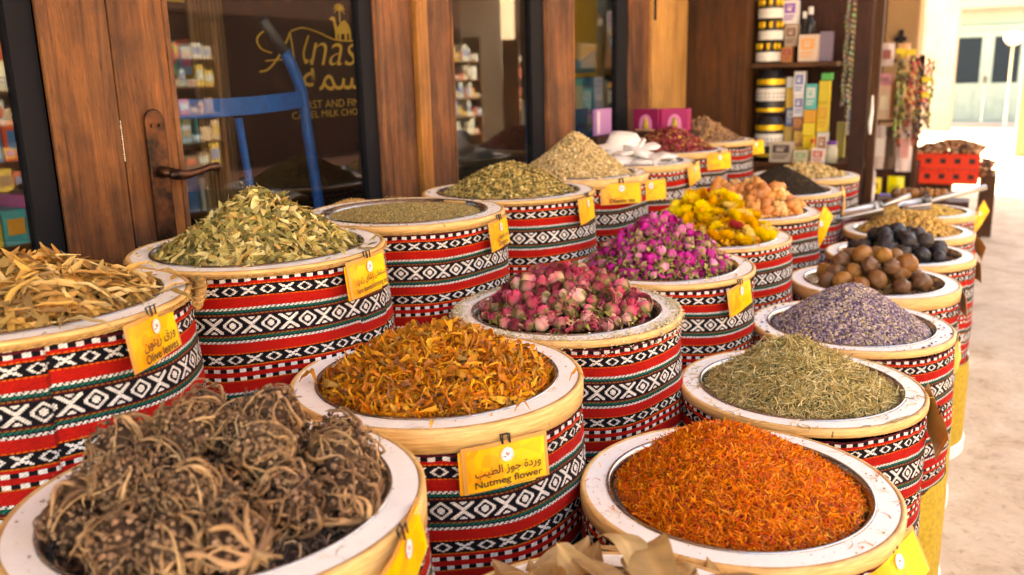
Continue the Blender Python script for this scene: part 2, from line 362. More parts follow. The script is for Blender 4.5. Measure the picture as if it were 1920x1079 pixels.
a = MB(); a.box(-.001, .0015, 1.1195, 1.1225, 1.20, 1.285).build('metal_pin', MT['steel'], d0, loc=(0, 0, 0))
d1 = leaf_door(1.224, 1.375, 1.378, 2.045, 2.105, 2.290, 'glazed wooden door with bronze lever handle, showing the blue trolley', MT['door_wood_pale'], wl=MT['door_wood'])
# worn edge strip with nail marks
a = MB(); a.box(-.05, -.018, .1515, .166, .02, 2.5)
for k in range(34):
    z = .9 + k * .024 + random.uniform(-.006, .006); a.box(-.0178, -.0172, .152, .165, z, z + .002, mi=1)
a.build('edge_strip', [MT['door_wood'], MT['black']], d1)
# handle: plate + lever
hd = thing('door_handle', (0, 0, 0)); hd.parent = d1
hz, hy = 1.165, .078
pts = [(-.025, -.17), (.025, -.17)] + [(.025 * math.cos(q), .115 + .025 * math.sin(q)) for q in np.linspace(0, PI, 9)]
a = MB(); a.poly([(0, hy + y, hz + z) for y, z in pts], .009, (1, 0, 0)); pl = a.build('plate', MT['bronze'], hd, bevel=.003)
a = MB()
for yy in (-.009, .011): a.lathe([(0, 0), (.004, 0), (.004, .002), (.0015, .0005), (0, .0005)], 12, 0, 0, 0)
sb = MB()
for yy in (-.009, .011):
    sb.tube([(.008, hy + yy, hz + .105), (.0125, hy + yy, hz + .105)], .0042, 12)
sb.build('screw', MT['bronze'], hd)
a = MB(); a.tube([(.008, hy + .002, hz + .005), (.02, hy + .002, hz + .005), (.046, hy + .003, hz + .004)], [.014, .0115, .0105], 14)
a.tube([(.046, hy - .008, hz + .001), (.048, hy + .01, hz + .000), (.048, hy + .035, hz - .003), (.047, hy + .07, hz + .001), (.045, hy + .10, hz + .006), (.044, hy + .125, hz + .006), (.043, hy + .134, hz + .006)],
       [.009, .0125, .010, .0075, .0078, .011, .006], 14)
a.build('lever', MT['bronze'], hd, smooth=True)
t = thing('wooden_post', (WX, 2.2925, 0), 'narrow honey coloured wooden post between the two glazed doors', 'post')
a = MB(); a.box(-.06, .018, 0, .058, 0, 2.6).build('post_body', MT['bead_wood'], t, bevel=.005)
d2 = leaf_door(2.353, 2.52, 2.53, 3.095, 3.20, 3.452, 'glazed wooden door with a dark iron knob, behind the tan powder heap', MT['door_wood_pale'])
d3 = leaf_door(3.455, 3.475, 3.48, 3.965, 4.10, 4.378, 'glazed wooden door with blue cartons stacked behind its glass', MT['door_wood_pale'])
a = MB(); a.lathe([(.0, 0), (.026, 0), (.028, .006), (.022, .010), (.010, .014), (.009, .036), (.016, .042), (.019, .052), (.014, .060), (0, .062)], 24)
a.build('door_knob', MT['iron'], d2, loc=(0, 1.075, 1.085), rot=(0, PI / 2, 0), smooth=True)
t = thing('wooden_post', (WX, 4.382, 0), 'broad pale wooden post right of the last glazed door', 'post')
a = MB(); a.box(-.12, .02, 0, .56, 0, 2.62).build('post_body', MT['post_wood'], t, bevel=.008)
a = MB(); a.box(-.012, .028, .005, .022, 1.62, 2.3).build('hinge', MT['iron'], t)

# --- things behind the glass
t = thing('display_board', (-2.12, 1.72, .2), 'dark brown board with gold camel emblem and lettering behind the glass door', 'advertising board')
a = MB(); a.box(-.03, 0, .31, 1.35, 0, 2.2).build('board', MT['brown_board'], t)
TR = (PI / 2, 0, PI / 2)
GF = MT['gold_film']
text('nasma', .50, .078, GF, t, (.003, .935, 1.250), TR, shear=.35, bold=-.010)
text(shape_ar('نسمة'), .38, .072, GF, t, (.003, .83, 1.178), TR, bold=.002)
text('FIRST AND FINEST', .40, .019, GF, t, (.003, .82, 1.078), TR, bold=-.01)
text('CAMEL MILK CHOCOLATE', .52, .019, GF, t, (.003, .835, 1.044), TR, bold=-.01)
a = MB()
def stroke(pts, r): a.tube([(.004, y, 1.25 + (z - 1.25) * .85) for y, z in pts], r * .6, 6)
def sm(pts, n=6):
    P = [Vector((*p, 0)) for p in pts]; P = [P[0]] + P + [P[-1]]; out = []
    for i in range(1, len(P) - 2):
        for k in range(n):
            u = k / n; p0, p1, p2, p3 = P[i - 1:i + 3]
            q = .5 * ((2 * p1) + (-p0 + p2) * u + (2 * p0 - 5 * p1 + 4 * p2 - p3) * u * u + (-p0 + 3 * p1 - 3 * p2 + p3) * u ** 3); out.append((q.x, q.y))
    out.append((P[-1].x, P[-1].y)); return out
stroke(sm([(.50, 1.215), (.455, 1.23), (.44, 1.265), (.475, 1.295), (.52, 1.285)]), .005)      # the swash A
stroke(sm([(.44, 1.145), (.48, 1.155), (.53, 1.20), (.575, 1.26), (.595, 1.295)]), .006)
stroke(sm([(.595, 1.295), (.60, 1.25), (.605, 1.18)]), .005)
stroke(sm([(.47, 1.185), (.53, 1.19), (.60, 1.19)]), .004)
stroke(sm([(.66, 1.175), (.655, 1.22), (.685, 1.285)]), .006)
stroke(sm([(.60, 1.30), (.66, 1.315), (.74, 1.30), (.82, 1.275), (.92, 1.272), (1.05, 1.285), (1.18, 1.27)]), .005)
a.build('emblem_swash', GF, t, loc=(0, 0, .030))
a = MB()   # camel and palm emblem
cam2 = [(.80, 1.352), (.815, 1.362), (.828, 1.360), (.835, 1.335), (.842, 1.322), (.862, 1.345), (.885, 1.352), (.905, 1.335), (.913, 1.315), (.914, 1.28), (.906, 1.278), (.903, 1.305), (.893, 1.31), (.888, 1.28), (.880, 1.278), (.880, 1.305), (.858, 1.302), (.856, 1.28), (.848, 1.28), (.846, 1.305), (.838, 1.30), (.836, 1.28), (.829, 1.28), (.828, 1.31), (.822, 1.335), (.818, 1.347)]
a.poly([(.003, y, z) for y, z in cam2], .003, (1, 0, 0))
for q in np.linspace(-.5, PI + .5, 8):
    p0 = (.858, 1.385); p1 = (.858 + .034 * math.cos(q), 1.385 + .024 * math.sin(q)); pm = ((p0[0] + p1[0]) / 2, (p0[1] + p1[1]) / 2 + .008)
    a.tube([(.004, *p0), (.004, *pm), (.004, *p1)], [.003, .004, .001], 5)
a.tube([(.004, .858, 1.345), (.004, .858, 1.387)], .003, 5)
a.build('camel_emblem', GF, t, loc=(0, 0, .018))

t = thing('hand_trolley', (-1.86, 1.5, 0), 'bright blue steel hand trolley with black grip behind the door glass', 'trolley')
def TP(*p): return [(x, y - 1.5, z) for x, y, z in p]
a = MB(); a.tube(TP((-.0, 2.005, 1.445), (0, 2.03, 1.405), (0, 2.058, 1.35), (0, 2.072, 1.29), (0, 2.078, 1.2), (0, 2.105, .98), (0, 2.14, .2)), .0165, 12)
a.tube(TP((0, 1.415, 1.445), (0, 1.42, 1.405), (0, 1.44, 1.35), (0, 1.442, 1.29), (0, 1.445, 1.2), (0, 1.445, .98), (0, 1.45, .2)), .0165, 12).build('frame_tube', MT['blue_paint'], t, smooth=True)
a = MB(); a.tube(TP((0, 1.925, 1.53), (0, 1.965, 1.487), (0, 2.008, 1.44)), .0155, 12); a.tube(TP((0, 1.345, 1.53), (0, 1.38, 1.487), (0, 1.415, 1.44)), .0155, 12).build('grip', MT['rubber'], t, smooth=True)
a = MB(); n = 12
pts = [(0, 1.44 + .64 * k / n - 1.5, 1.290 + .012 * (2 * k / n - 1) ** 2 + .006 * k / n) for k in range(n + 1)]
pp = [(0.012, y, z - .026) for _, y, z in pts] + [(0.012, y, z + .024) for _, y, z in pts[::-1]]
a.poly(pp, .006, (-1, 0, 0)).build('cross_band', MT['blue_paint'], t, bevel=.002)
a = MB(); a.tube(TP((0, 1.80, 1.26), (0, 1.83, .98), (0, 1.85, .2)), .011, 10).build('middle_bar', MT['blue_paint'], t, smooth=True)
a = MB(); a.box(0, .26, -.1, .68, .06, .07).build('toe_plate', MT['blue_paint'], t)
a = MB(); a.tube([(-.05, -.06, .1), (-.05, .66, .1)], .01, 8)
for yy in (-.09, .66): a.tube([(-.05, yy, .1), (-.05, yy + .04, .1)], .1, 24)
a.build('wheels', MT['rubber'], t)

cb, cy_, cdk = (.012, .16, .36), (.62, .36, .02), (.008, .10, .26)
def carton(y, z, h, colf, cols, label, dep=.42, wid=.30, x=-1.9):
    t = thing('carton', (x, y, z), label, 'carton')
    a = MB(); a.box(-dep, 0, 0, wid, 0, h, col=cols[0]); c = a.build('carton_body', MT['goods'], t, colors=True, bevel=.003)
    return t
c1 = carton(4.40, 1.35, .42, None, [(.70, .40, .02)], 'yellow carton with teal wave, top of the stack behind the glass')
a = MB(); a.col = (.0, .36, .46)
a.poly([(.002, y, z) for y, z in [(.01, .41), (.29, .41), (.29, .12), (.24, .13), (.17, .17), (.13, .25), (.09, .30), (.01, .33)]], .001, (1, 0, 0)).build('printed_wave', MT['goods'], c1, colors=True)
text('SILK', .16, .1, MT['white'], c1, (.0045, .17, .35), TR, bold=.01) if False else None
a = MB(); a.poly([(x, -.001, z) for x, z in [(-.41, .02), (-.01, .02), (-.01, .14), (-.10, .08), (-.2, .15), (-.3, .07), (-.41, .12)]], .001, (0, -1, 0), col=(.03, .20, .26)).build('printed_wave', MT['goods'], c1, colors=True)
a = MB(); a.poly([(x, -.003, z) for x, z in [(-.23, .2), (-.17, .2), (-.17, .23), (-.19, .25), (-.195, .35), (-.205, .35), (-.21, .25), (-.23, .23)]], .001, (0, -1, 0), col=(.03, .02, .02)).build('printed_emblem', MT['goods'], c1, colors=True)
carton(4.38, 1.10, .245, None, [(.03, .22, .42)], 'blue carton directly under the yellow carton behind the glass', wid=.34)
carton(4.37, .83, .265, None, [(.02, .16, .36)], 'blue carton lowest visible in the stack behind the glass', wid=.34)
a = MB(); a.box(-2.4, -1.85, 4.3, 4.75, 0, .825); o = a.build('storage_box', MT['panel_wood']); tag(o, 'low brown box carrying the blue cartons behind the glass', 'box')
# interior shelving with colourful packets (seen dimly through the panes)
def rack(x, y0, y1, z0, zs, label, face, name='goods_shelf', seed=3, matr=None, depth=.3, hgt=(.10, .2), pal=None, group=None, boxlab=None):
    """shelf unit; face=+1 -> goods face +x, shelves run along y"""
    rr = random.Random(seed); t = thing(name, (x, y0, 0), label, 'shelf')
    a = MB(); Lh = y1 - y0
    for z in zs: a.box(-depth * (face > 0), depth * (face < 0), 0, Lh, z - .02, z)
    a.box(-depth * (face > 0) , depth * (face < 0), -.03, 0, 0, zs[-1] + .4); a.box(-depth * (face > 0), depth * (face < 0), Lh, Lh + .03, 0, zs[-1] + .4)
    a.build('shelf_boards', matr or MT['shelf_wood'], t)
    pal = pal or [(.75, .55, .05), (.7, .1, .05), (.05, .2, .5), (.7, .68, .6), (.1, .4, .2), (.8, .35, .05), (.5, .1, .3), (.65, .6, .3), (.05, .4, .45)]
    a = MB()
    for z in zs:
        y = .02
        while y < Lh - .12:
            w_ = rr.uniform(.06, .16); h = rr.uniform(*hgt); c = rr.choice(pal); d = rr.uniform(.5, .9) * depth
            x0, x1 = (-d, -.01) if face > 0 else (.01, d)
            a.box(x0, x1, y, y + w_, z + .001, z + h, col=c)
            xf = .0 if face > 0 else 0
            c2 = rr.choice(pal); a.box(*( (-.0095, -.006) if face > 0 else (.006, .0095)), y + .012, y + w_ - .012, z + h * .3, z + h * .75, col=c2)
            y += w_ + rr.uniform(.003, .03)
    g = a.build('packets', MT['goods'], t, colors=True); g['kind'] = 'stuff'
    return t
rack(-3.1, .9, 3.6, 0, [.5, .8, 1.1, 1.4, 1.7, 2.0], 'dim shelf of packets inside the shop, seen through the door glass', 1, seed=5)
t = thing('interior_curtain', (-2.14, 1.93, 0), 'tan curtain hanging inside the glass beside the dark board', 'curtain')
a = MB(); n = 40; vs = []
for k in range(n + 1): vs += [(.02 * math.sin(k * 1.3), -.02 + .12 * k / n, .1), (.02 * math.sin(k * 1.3 + .3), -.02 + .12 * k / n, 2.5)]
a.add(vs, [(2 * k, 2 * k + 2, 2 * k + 3, 2 * k + 1) for k in range(n)]).build('cloth', mat('curtain_cloth', (.10, .06, .03), .9), t, smooth=True)

# ------------------------------------------------------------------ barrels
RO = .25
def pattern():
    """woven rows, 24 stitches per repeat; returns list of rows of linear colours"""
    red, mar, blk, wht, grn, org, nav, olv = (.46, .009, .006), (.085, .006, .012), (.005, .004, .007), (.84, .79, .74), (.0, .13, .075), (.68, .13, .008), (.010, .012, .03), (.28, .12, .008)
    rows = []
    def plain(c, n=1): rows.extend([[c] * 24 for _ in range(n)])
    def twist(c, d, n=1):
        for _ in range(n): k = len(rows); rows.append([c if (i + k) % 3 else d for i in range(24)])
    def dash():
        for _ in range(3): rows.append([wht if i % 8 < 4 else blk for i in range(24)])
    def small():
        plain(blk)
        for y in range(7):
            dy = abs(y - 3); r = []
            for x in range(24):
                dx = abs(x - 5.5); o = 5.2 - 1.3 * dy; on = o - 2.1 < dx <= o if dy < 3 else dx < 1.1
                X = abs(x - 17.5); on2 = abs(X - 1.3 * dy) < 1.25
                r.append(wht if on or on2 else blk)
            rows.append(r)
        plain(blk)
    def big():
        plain(blk)
        for y in range(13):
            dy = abs(y - 6); r = []
            for x in range(24):
                dx = abs(x - 5.5); o = 5.7 - max(0, dy - 1.5) * .98
                on = (o - 1.9 < dx <= o) or dx <= max(-1, 2.3 - .62 * dy)
                X = abs(x - 17.5); on2 = abs(X - .92 * dy) < 1.35 or (dy < 3 and 3.6 < X - .92 * dy < 4.9 and False) or (dy > 4.5 and X < 1.1 + (dy - 5) * .6)
                r.append(wht if on or on2 else blk)
            rows.append(r)
        plain(blk)
    def block():
        plain(red, 2); twist(org, red, 1); small(); twist(org, red, 1); plain(red, 8); twist(wht, nav, 2); twist(grn, nav, 2); plain(nav); twist(olv, mar, 1); plain(mar)
        big()
        plain(mar); twist(olv, mar, 1); twist(grn, nav, 2); plain(nav); twist(wht, nav, 2); plain(red, 8); twist(org, red, 1); small(); twist(org, olv, 1); plain(red, 2)
    plain(mar, 2); dash(); block(); dash(); plain(red, 4); dash(); twist(org, olv, 1); plain(red, 9); twist(wht, nav, 2); twist(grn, nav, 3); plain(mar, 2); twist(org, olv, 1)
    big(); plain(mar, 2); twist(wht, nav, 2); plain(red, 10); dash()
    return (rows + rows[5:])[:173]
ROWS = pattern()
def textile_mesh(seed, H=.372):
    r = np.random.default_rng(seed); nr = len(ROWS); nc = 24 * 24
    v = np.arange(nr + 1) / nr; u = np.arange(nc) / nc
    U, Vv = np.meshgrid(u, v); th = U * 2 * PI
    rad = .2475 + .010 * np.sin(np.clip(Vv * 1.4, 0, 1) * PI * .5) + .0026 * np.sin(th * 3 + seed * 2) * np.minimum(1, Vv * 4) + .0016 * np.sin(th * 5 + seed) * Vv + .0015 * np.sin(th * 9 + 2 * seed) * np.minimum(1, Vv * 3) + .0010 * 1.7 * np.sin(th * 31 + 5 * np.sin(th * 3)) * np.exp(-Vv * 9) + .0016 * np.sin(Vv * 11 + 3 * np.sin(th * 2 + seed)) * np.minimum(1, Vv * 6)
    z = -Vv * H + .0030 * np.sin(th * 2 + seed) + .0016 * np.sin(th * 7 + seed * 2) + .0006 * np.sin(th * 40 + seed) * (Vv < .03) + .0014 * np.sin(th * 5 + 6 * Vv)
    P = np.stack([rad * np.cos(th), rad * np.sin(th), z], -1).reshape(-1, 3)
    i, j = np.meshgrid(np.arange(nc), np.arange(nr)); a = j * nc + i; b_ = j * nc + (i + 1) % nc
    Fq = np.stack([a, a + nc, b_ + nc, b_], -1).reshape(-1, 4)
    me = bpy.data.meshes.new('textile_wrap'); m = len(Fq)
    me.vertices.add(len(P)); me.vertices.foreach_set('co', P.astype(np.float32).ravel())
    me.loops.add(m * 4); me.loops.foreach_set('vertex_index', Fq.astype(np.int32).ravel())
    me.polygons.add(m); me.polygons.foreach_set('loop_start', np.arange(0, m * 4, 4, dtype=np.int32)); me.update(calc_edges=True)
    me.polygons.foreach_set('use_smooth', np.ones(m, bool))
    pat = np.array(ROWS)                      # nr,24,3
    C = np.tile(pat, (1, 24, 1)); C = C * (1 + r.normal(0, .10, (nr, nc, 1)))
    C[:, :34] = np.roll(C[:, :34], 2, axis=0) * .85; C[:, 33:35] *= .6     # the cloth's overlapped seam
    fade = 1 + .16 * np.sin(np.arange(nc) / nc * 2 * PI * 2 + seed)[None, :, None] * np.linspace(.3, 1, nr)[:, None, None]; C = C * fade
    C = np.clip(C, 0, 1).reshape(-1, 1, 3); C = np.concatenate([np.repeat(C, 4, 1), np.ones((m, 4, 1))], -1)
    at = me.color_attributes.new('Col', 'FLOAT_COLOR', 'CORNER'); at.data.foreach_set('color', C.astype(np.float32).ravel())
    uv = me.uv_layers.new(name='UVMap')
    uu = np.stack([i, i, i + 1, i + 1], -1) / nc * 1.571; vv = -np.stack([j, j + 1, j + 1, j], -1) / nr * H
    uv.data.foreach_set('uv', np.stack([uu, vv], -1).astype(np.float32).ravel())
    me.materials.append(MT['textile']); return me
TEX = [textile_mesh(k) for k in (1, 2, 3)]
MESH = {}
def once(key, fn):
    if key not in MESH:
        o = fn(); MESH[key] = o.data; bpy.data.objects.remove(o)
    return MESH[key]
def rim_top():
    a = MB(); a.lathe([(.204, -.004), (.2055, 0), (.241, .0005), (.2412, -.006)], 96); return a.build('rim_board', MT['rim_paint'], smooth=False)
def rim_hoop(h):
    a = MB(); a.lathe([(.2413, -.004), (.2416, .0012), (.2475, .001), (.25, -.0015), (.2505, -h * .5), (.250, -h), (.244, -h - .001)], 96); return a.build('wood_hoop', MT['rim_wood'], smooth=True)
def bowl():
    a = MB(); a.lathe([(.2085, .0008), (.2075, .0030), (.2045, .0036), (.2025, .0014), (.2005, -.001), (.198, -.005), (.196, -.010), (.194, -.020), (.186, -.042), (.12, -.07), (0, -.075)], 96); return a.build('metal_bowl', MT['steel'], smooth=True)
def rope(R, zc, seg=220, strands=3, rr=.0042, a0=0, a1=2 * PI, lift=None):
    a = MB()
    for s in range(strands):
        pts = []
        for k in range(seg + 1):
            u = k / seg; th = a0 + (a1 - a0) * u; ph = u * (a1 - a0) * R / .036 * 2 * PI + s * 2 * PI / strands
            zz_ = zc + (lift(u) if lift else 0)
            r_ = R + rr * .62 * math.cos(ph); pts.append((r_ * math.cos(th), r_ * math.sin(th), zz_ + rr * .62 * math.sin(ph)))
        a.tube(pts, rr * .68, 5)
    return a
def skirt():
    a = MB(); a.lathe([(.256, -.365), (.262, -.42), (.262, -.66)], 72); return a.build('burlap_skirt', MT['burlap'], smooth=True)
def plinth():
    a = MB(); a.lathe([(.262, -.66), (.268, -.662), (.269, -.705), (0.0, -.705)], 72); return a.build('white_glow_base', MT['white'])  # foot band painted white for the overexposed glow along the barrel edges
NB = 0
def barrel(x, y, z, label, hoop=.028, back=False, rot=None, loop=None):
    global NB; NB += 1
    t = thing('spice_barrel', (x, y, z - .707), label, 'barrel', rz=rot if rot is not None else (NB * 1.37) % 6.28)
    up = (0, 0, .707)
    link('rim_board', once('rt', rim_top), t, up)
    link('wood_hoop', once('rh%g' % hoop, lambda: rim_hoop(hoop)), t, up)
    link('metal_bowl', once('bowl', bowl), t, up)
    tz = -hoop - .001
    if back:
        link('rope', once('rope', lambda: rope(.2505, 0, rr=.003).build('rope', MT['jute'], smooth=True)), t, (0, 0, .707 - hoop - .003)); tz -= .006
    link('textile_wrap', TEX[NB % 3], t, (0, 0, .707 + tz), rot=(R_(random.uniform(-1.0, 1.0)), R_(random.uniform(-1.0, 1.0)), random.uniform(0, 6)))
    link('burlap_skirt', once('skirt', skirt), t, up)
    link('white_glow_base', once('plinth', plinth), t, up)
    if loop is not None:   # short rope handle sticking out at the side
        rz = t.rotation_euler[2]
        rp = rope(.264, -.012, 40, 3, .0075, loop - .32 - rz, loop + .32 - rz, lambda u: .020 * math.sin(u * PI) - .008)
        rp.build('rope_handle', MT['jute'], t, up, smooth=True)
    return t
ZF, ZM, ZB = .707, .857, 1.034
BAR = dict(
 olive=(-1.300, .775, ZB), senna=(-1.283, 1.266, ZB), oregano=(-1.287, 1.772, ZB), green=(-1.234, 2.212, ZB), sage=(-1.253, 2.705, ZB), alum=(-1.23, 3.149, ZB), petals=(-1.255, 3.697, ZB), brown=(-1.284, 4.274, ZB),
 roots=(-.80, .69, ZM), mace=(-.809, 1.184, ZM), roses=(-.795, 1.671, ZM), buds=(-.764, 2.186, ZM), yellow=(-.768, 2.657, ZM), resin=(-.781, 3.21, ZM), seeds=(-.802, 3.847, ZM), ginger=(-.815, 4.46, ZM),
 bay=(-.32, .79, ZF), orange=(-.316, 1.293, ZF), rosemary=(-.321, 1.818, ZF), lavender=(-.295, 2.341, ZF), lemon=(-.304, 2.882, ZF), black=(-.276, 3.372, ZF), fruit=(-.292, 3.878, ZF), nuts=(-.296, 4.448, ZF))
LB = dict(olive='barrel holding the long olive leaves', senna='barrel holding the pointed green senna leaves, rope handle at its left', oregano='barrel filled level with fine green oregano, rope under its rim',
 green='barrel under the coarse green herb heap, nearest the dark window', sage='barrel under the pale tan powder cone', alum='barrel carrying the white crystal slabs', petals='barrel under the dark red petal mix', brown='barrel under the brown twiggy heap, farthest in the back row',
 roots='barrel with wide white rim holding the curled root balls, lower left', mace='barrel holding the orange yellow nutmeg flowers', roses='barrel holding the pale pink dried roses, rim dusted with crumbs', buds='barrel holding the magenta rosebuds',
 yellow='barrel heaped with yellow flowers', resin='barrel heaped with orange resin lumps', seeds='barrel under the black seed mound', ginger='barrel holding pale ginger pieces, farthest in the middle row',
 bay='barrel of big dry bay leaves at the bottom edge', orange='barrel holding the bright orange safflower heap', rosemary='barrel holding the green rosemary needles', lavender='barrel holding the purple lavender', lemon='barrel holding the tan dried limes',
 black='barrel holding the black dried limes', fruit='barrel heaped with small golden dried fruits under the scoops', nuts='barrel with shallow golden fill, farthest in the front row')
HOOP = dict(olive=.006, senna=.005, oregano=.013, green=.005, sage=.030, mace=.036, roots=.048, lemon=.036, roses=.013, buds=.012, yellow=.007, orange=.022, rosemary=.016, lavender=.016, resin=.014, seeds=.014, alum=.024, petals=.024, brown=.022, black=.022, fruit=.024, bay=.02)
for k, (x, y, z) in BAR.items():
    barrel(x, y, z, 'red and black woven ' + LB[k], HOOP.get(k, .026), back=k in ('senna', 'oregano', 'olive', 'green'), loop={'senna': R_(150), 'olive': R_(52), 'oregano': R_(160)}.get(k))
# stepped stands the two raised rows stand on
for nm, x0, x1, z, lb in (('low', -1.06, -.53, ZM - .707, 'low wooden step under the middle row of barrels'), ('high', -1.57, -1.065, ZB - .707, 'high wooden step under the back row of barrels')):
    a = MB(); a.box(x0, x1, .2, 5.0, 0.001, z - .001); o = a.build('wooden_step', MT['dark_wood'], bevel=.006); tag(o, lb, 'step')

# ------------------------------------------------------------------ scattered material
def fbm2(x, y, seed):
    r = np.random.default_rng(seed); o = 0
    for k in range(5):
        f = 9 * 1.9 ** k; p = r.uniform(0, 6.28, 4); a = r.uniform(0, 6.28)
        o = o + np.sin(f * (x * math.cos(a) + y * math.sin(a)) + p[0]) * np.sin(f * (-x * math.sin(a) + y * math.cos(a)) + p[1]) / 1.7 ** k
    return o / 2
def mound(H, R=.192, p=1.0, seed=1, rough=.006, cx=0, cy=0, base=-.008, flat=0):
    def h(x, y):
        d = np.sqrt((x - cx * (1 - np.minimum(1, np.hypot(x, y) / R))) ** 2 + (y - cy * (1 - np.minimum(1, np.hypot(x, y) / R))) ** 2) / R
        d = np.sqrt(d * d + flat * flat) - flat * 0; d = (d - flat) / (np.sqrt(1 + flat * flat) - flat)
        d = np.clip(d, 0, 1.3)
        return base + H * (1 - d ** p) + rough * fbm2(x, y, seed) * np.clip(1.15 - d, 0, 1)
    return h
def T_leaf(w=.3, curl=.15, fold=.1, n=5, seed=0, skew=0):
    r = np.random.default_rng(seed); V = []; F = []
    for i in range(n):
        t = i / (n - 1); ww = w * .5 * math.sin(PI * min(max(t, .03), .97)) ** .75; z = curl * (4 * t * (1 - t)) * r.uniform(.7, 1.2); yy = skew * math.sin(PI * t)
        V += [(t - .5, yy - ww, z + fold * ww * 2), (t - .5, yy, z), (t - .5, yy + ww, z + fold * ww * 2)]
    for i in range(n - 1):
        a = 3 * i; F += [(a, a + 1, a + 4, a + 3), (a + 1, a + 2, a + 5, a + 4)]
    return np.array(V), np.array(F)
def T_strand(w=.08, bend=.5, n=5, seed=0, taper=True):
    r = np.random.default_rng(seed); V = []; F = []; x = y = z = 0; a = 0; b = r.uniform(-.3, .3)
    for i in range(n):
        t = i / (n - 1); ww = w * .5 * ((1 - .8 * t) if taper else math.sin(PI * (.15 + .7 * t)))
        V += [(x - ww * math.sin(a), y + ww * math.cos(a), z - ww * .4), (x + ww * math.sin(a), y - ww * math.cos(a), z + ww * .4)]
        a += bend * r.uniform(.3, 1.6) / n * 4 * .7; b += r.uniform(-.5, .5)
        s = 1 / (n - 1); x += s * math.cos(a) * math.cos(b); y += s * math.sin(a); z += s * math.sin(b)
    V = np.array(V); V -= V.mean(0)
    return V, np.array([(2 * i, 2 * i + 1, 2 * i + 3, 2 * i + 2) for i in range(n - 1)])
def T_needle(w=.03, bend=.25, n=4, seed=0):
    V = []; F = []
    for i in range(n):
        t = i / (n - 1); ww = w * (.55 + .45 * math.sin(PI * (.1 + .8 * t))); y = bend * (t - .5) ** 2 * 2
        for k in range(3): q = 2 * PI * k / 3; V.append((t - .5, y + ww * math.cos(q), ww * math.sin(q)))
    for i in range(n - 1):
        for k in range(3): F.append((3 * i + k, 3 * i + (k + 1) % 3, 3 * i + 3 + (k + 1) % 3, 3 * i + 3 + k))
    return np.array(V), np.array(F)
def T_blob(sx=.5, sy=.4, sz=.35, jit=.15, level=1, seed=0):
    bm = bmesh.new(); bmesh.ops.create_icosphere(bm, subdivisions=level, radius=1); r = np.random.default_rng(seed)
    V = np.array([v.co[:] for v in bm.verts]); F = np.array([[v.index for v in f.verts] for f in bm.faces]); bm.free()
    V = V * (1 + r.normal(0, jit, (len(V), 1))) * (sx, sy, sz); return V, F
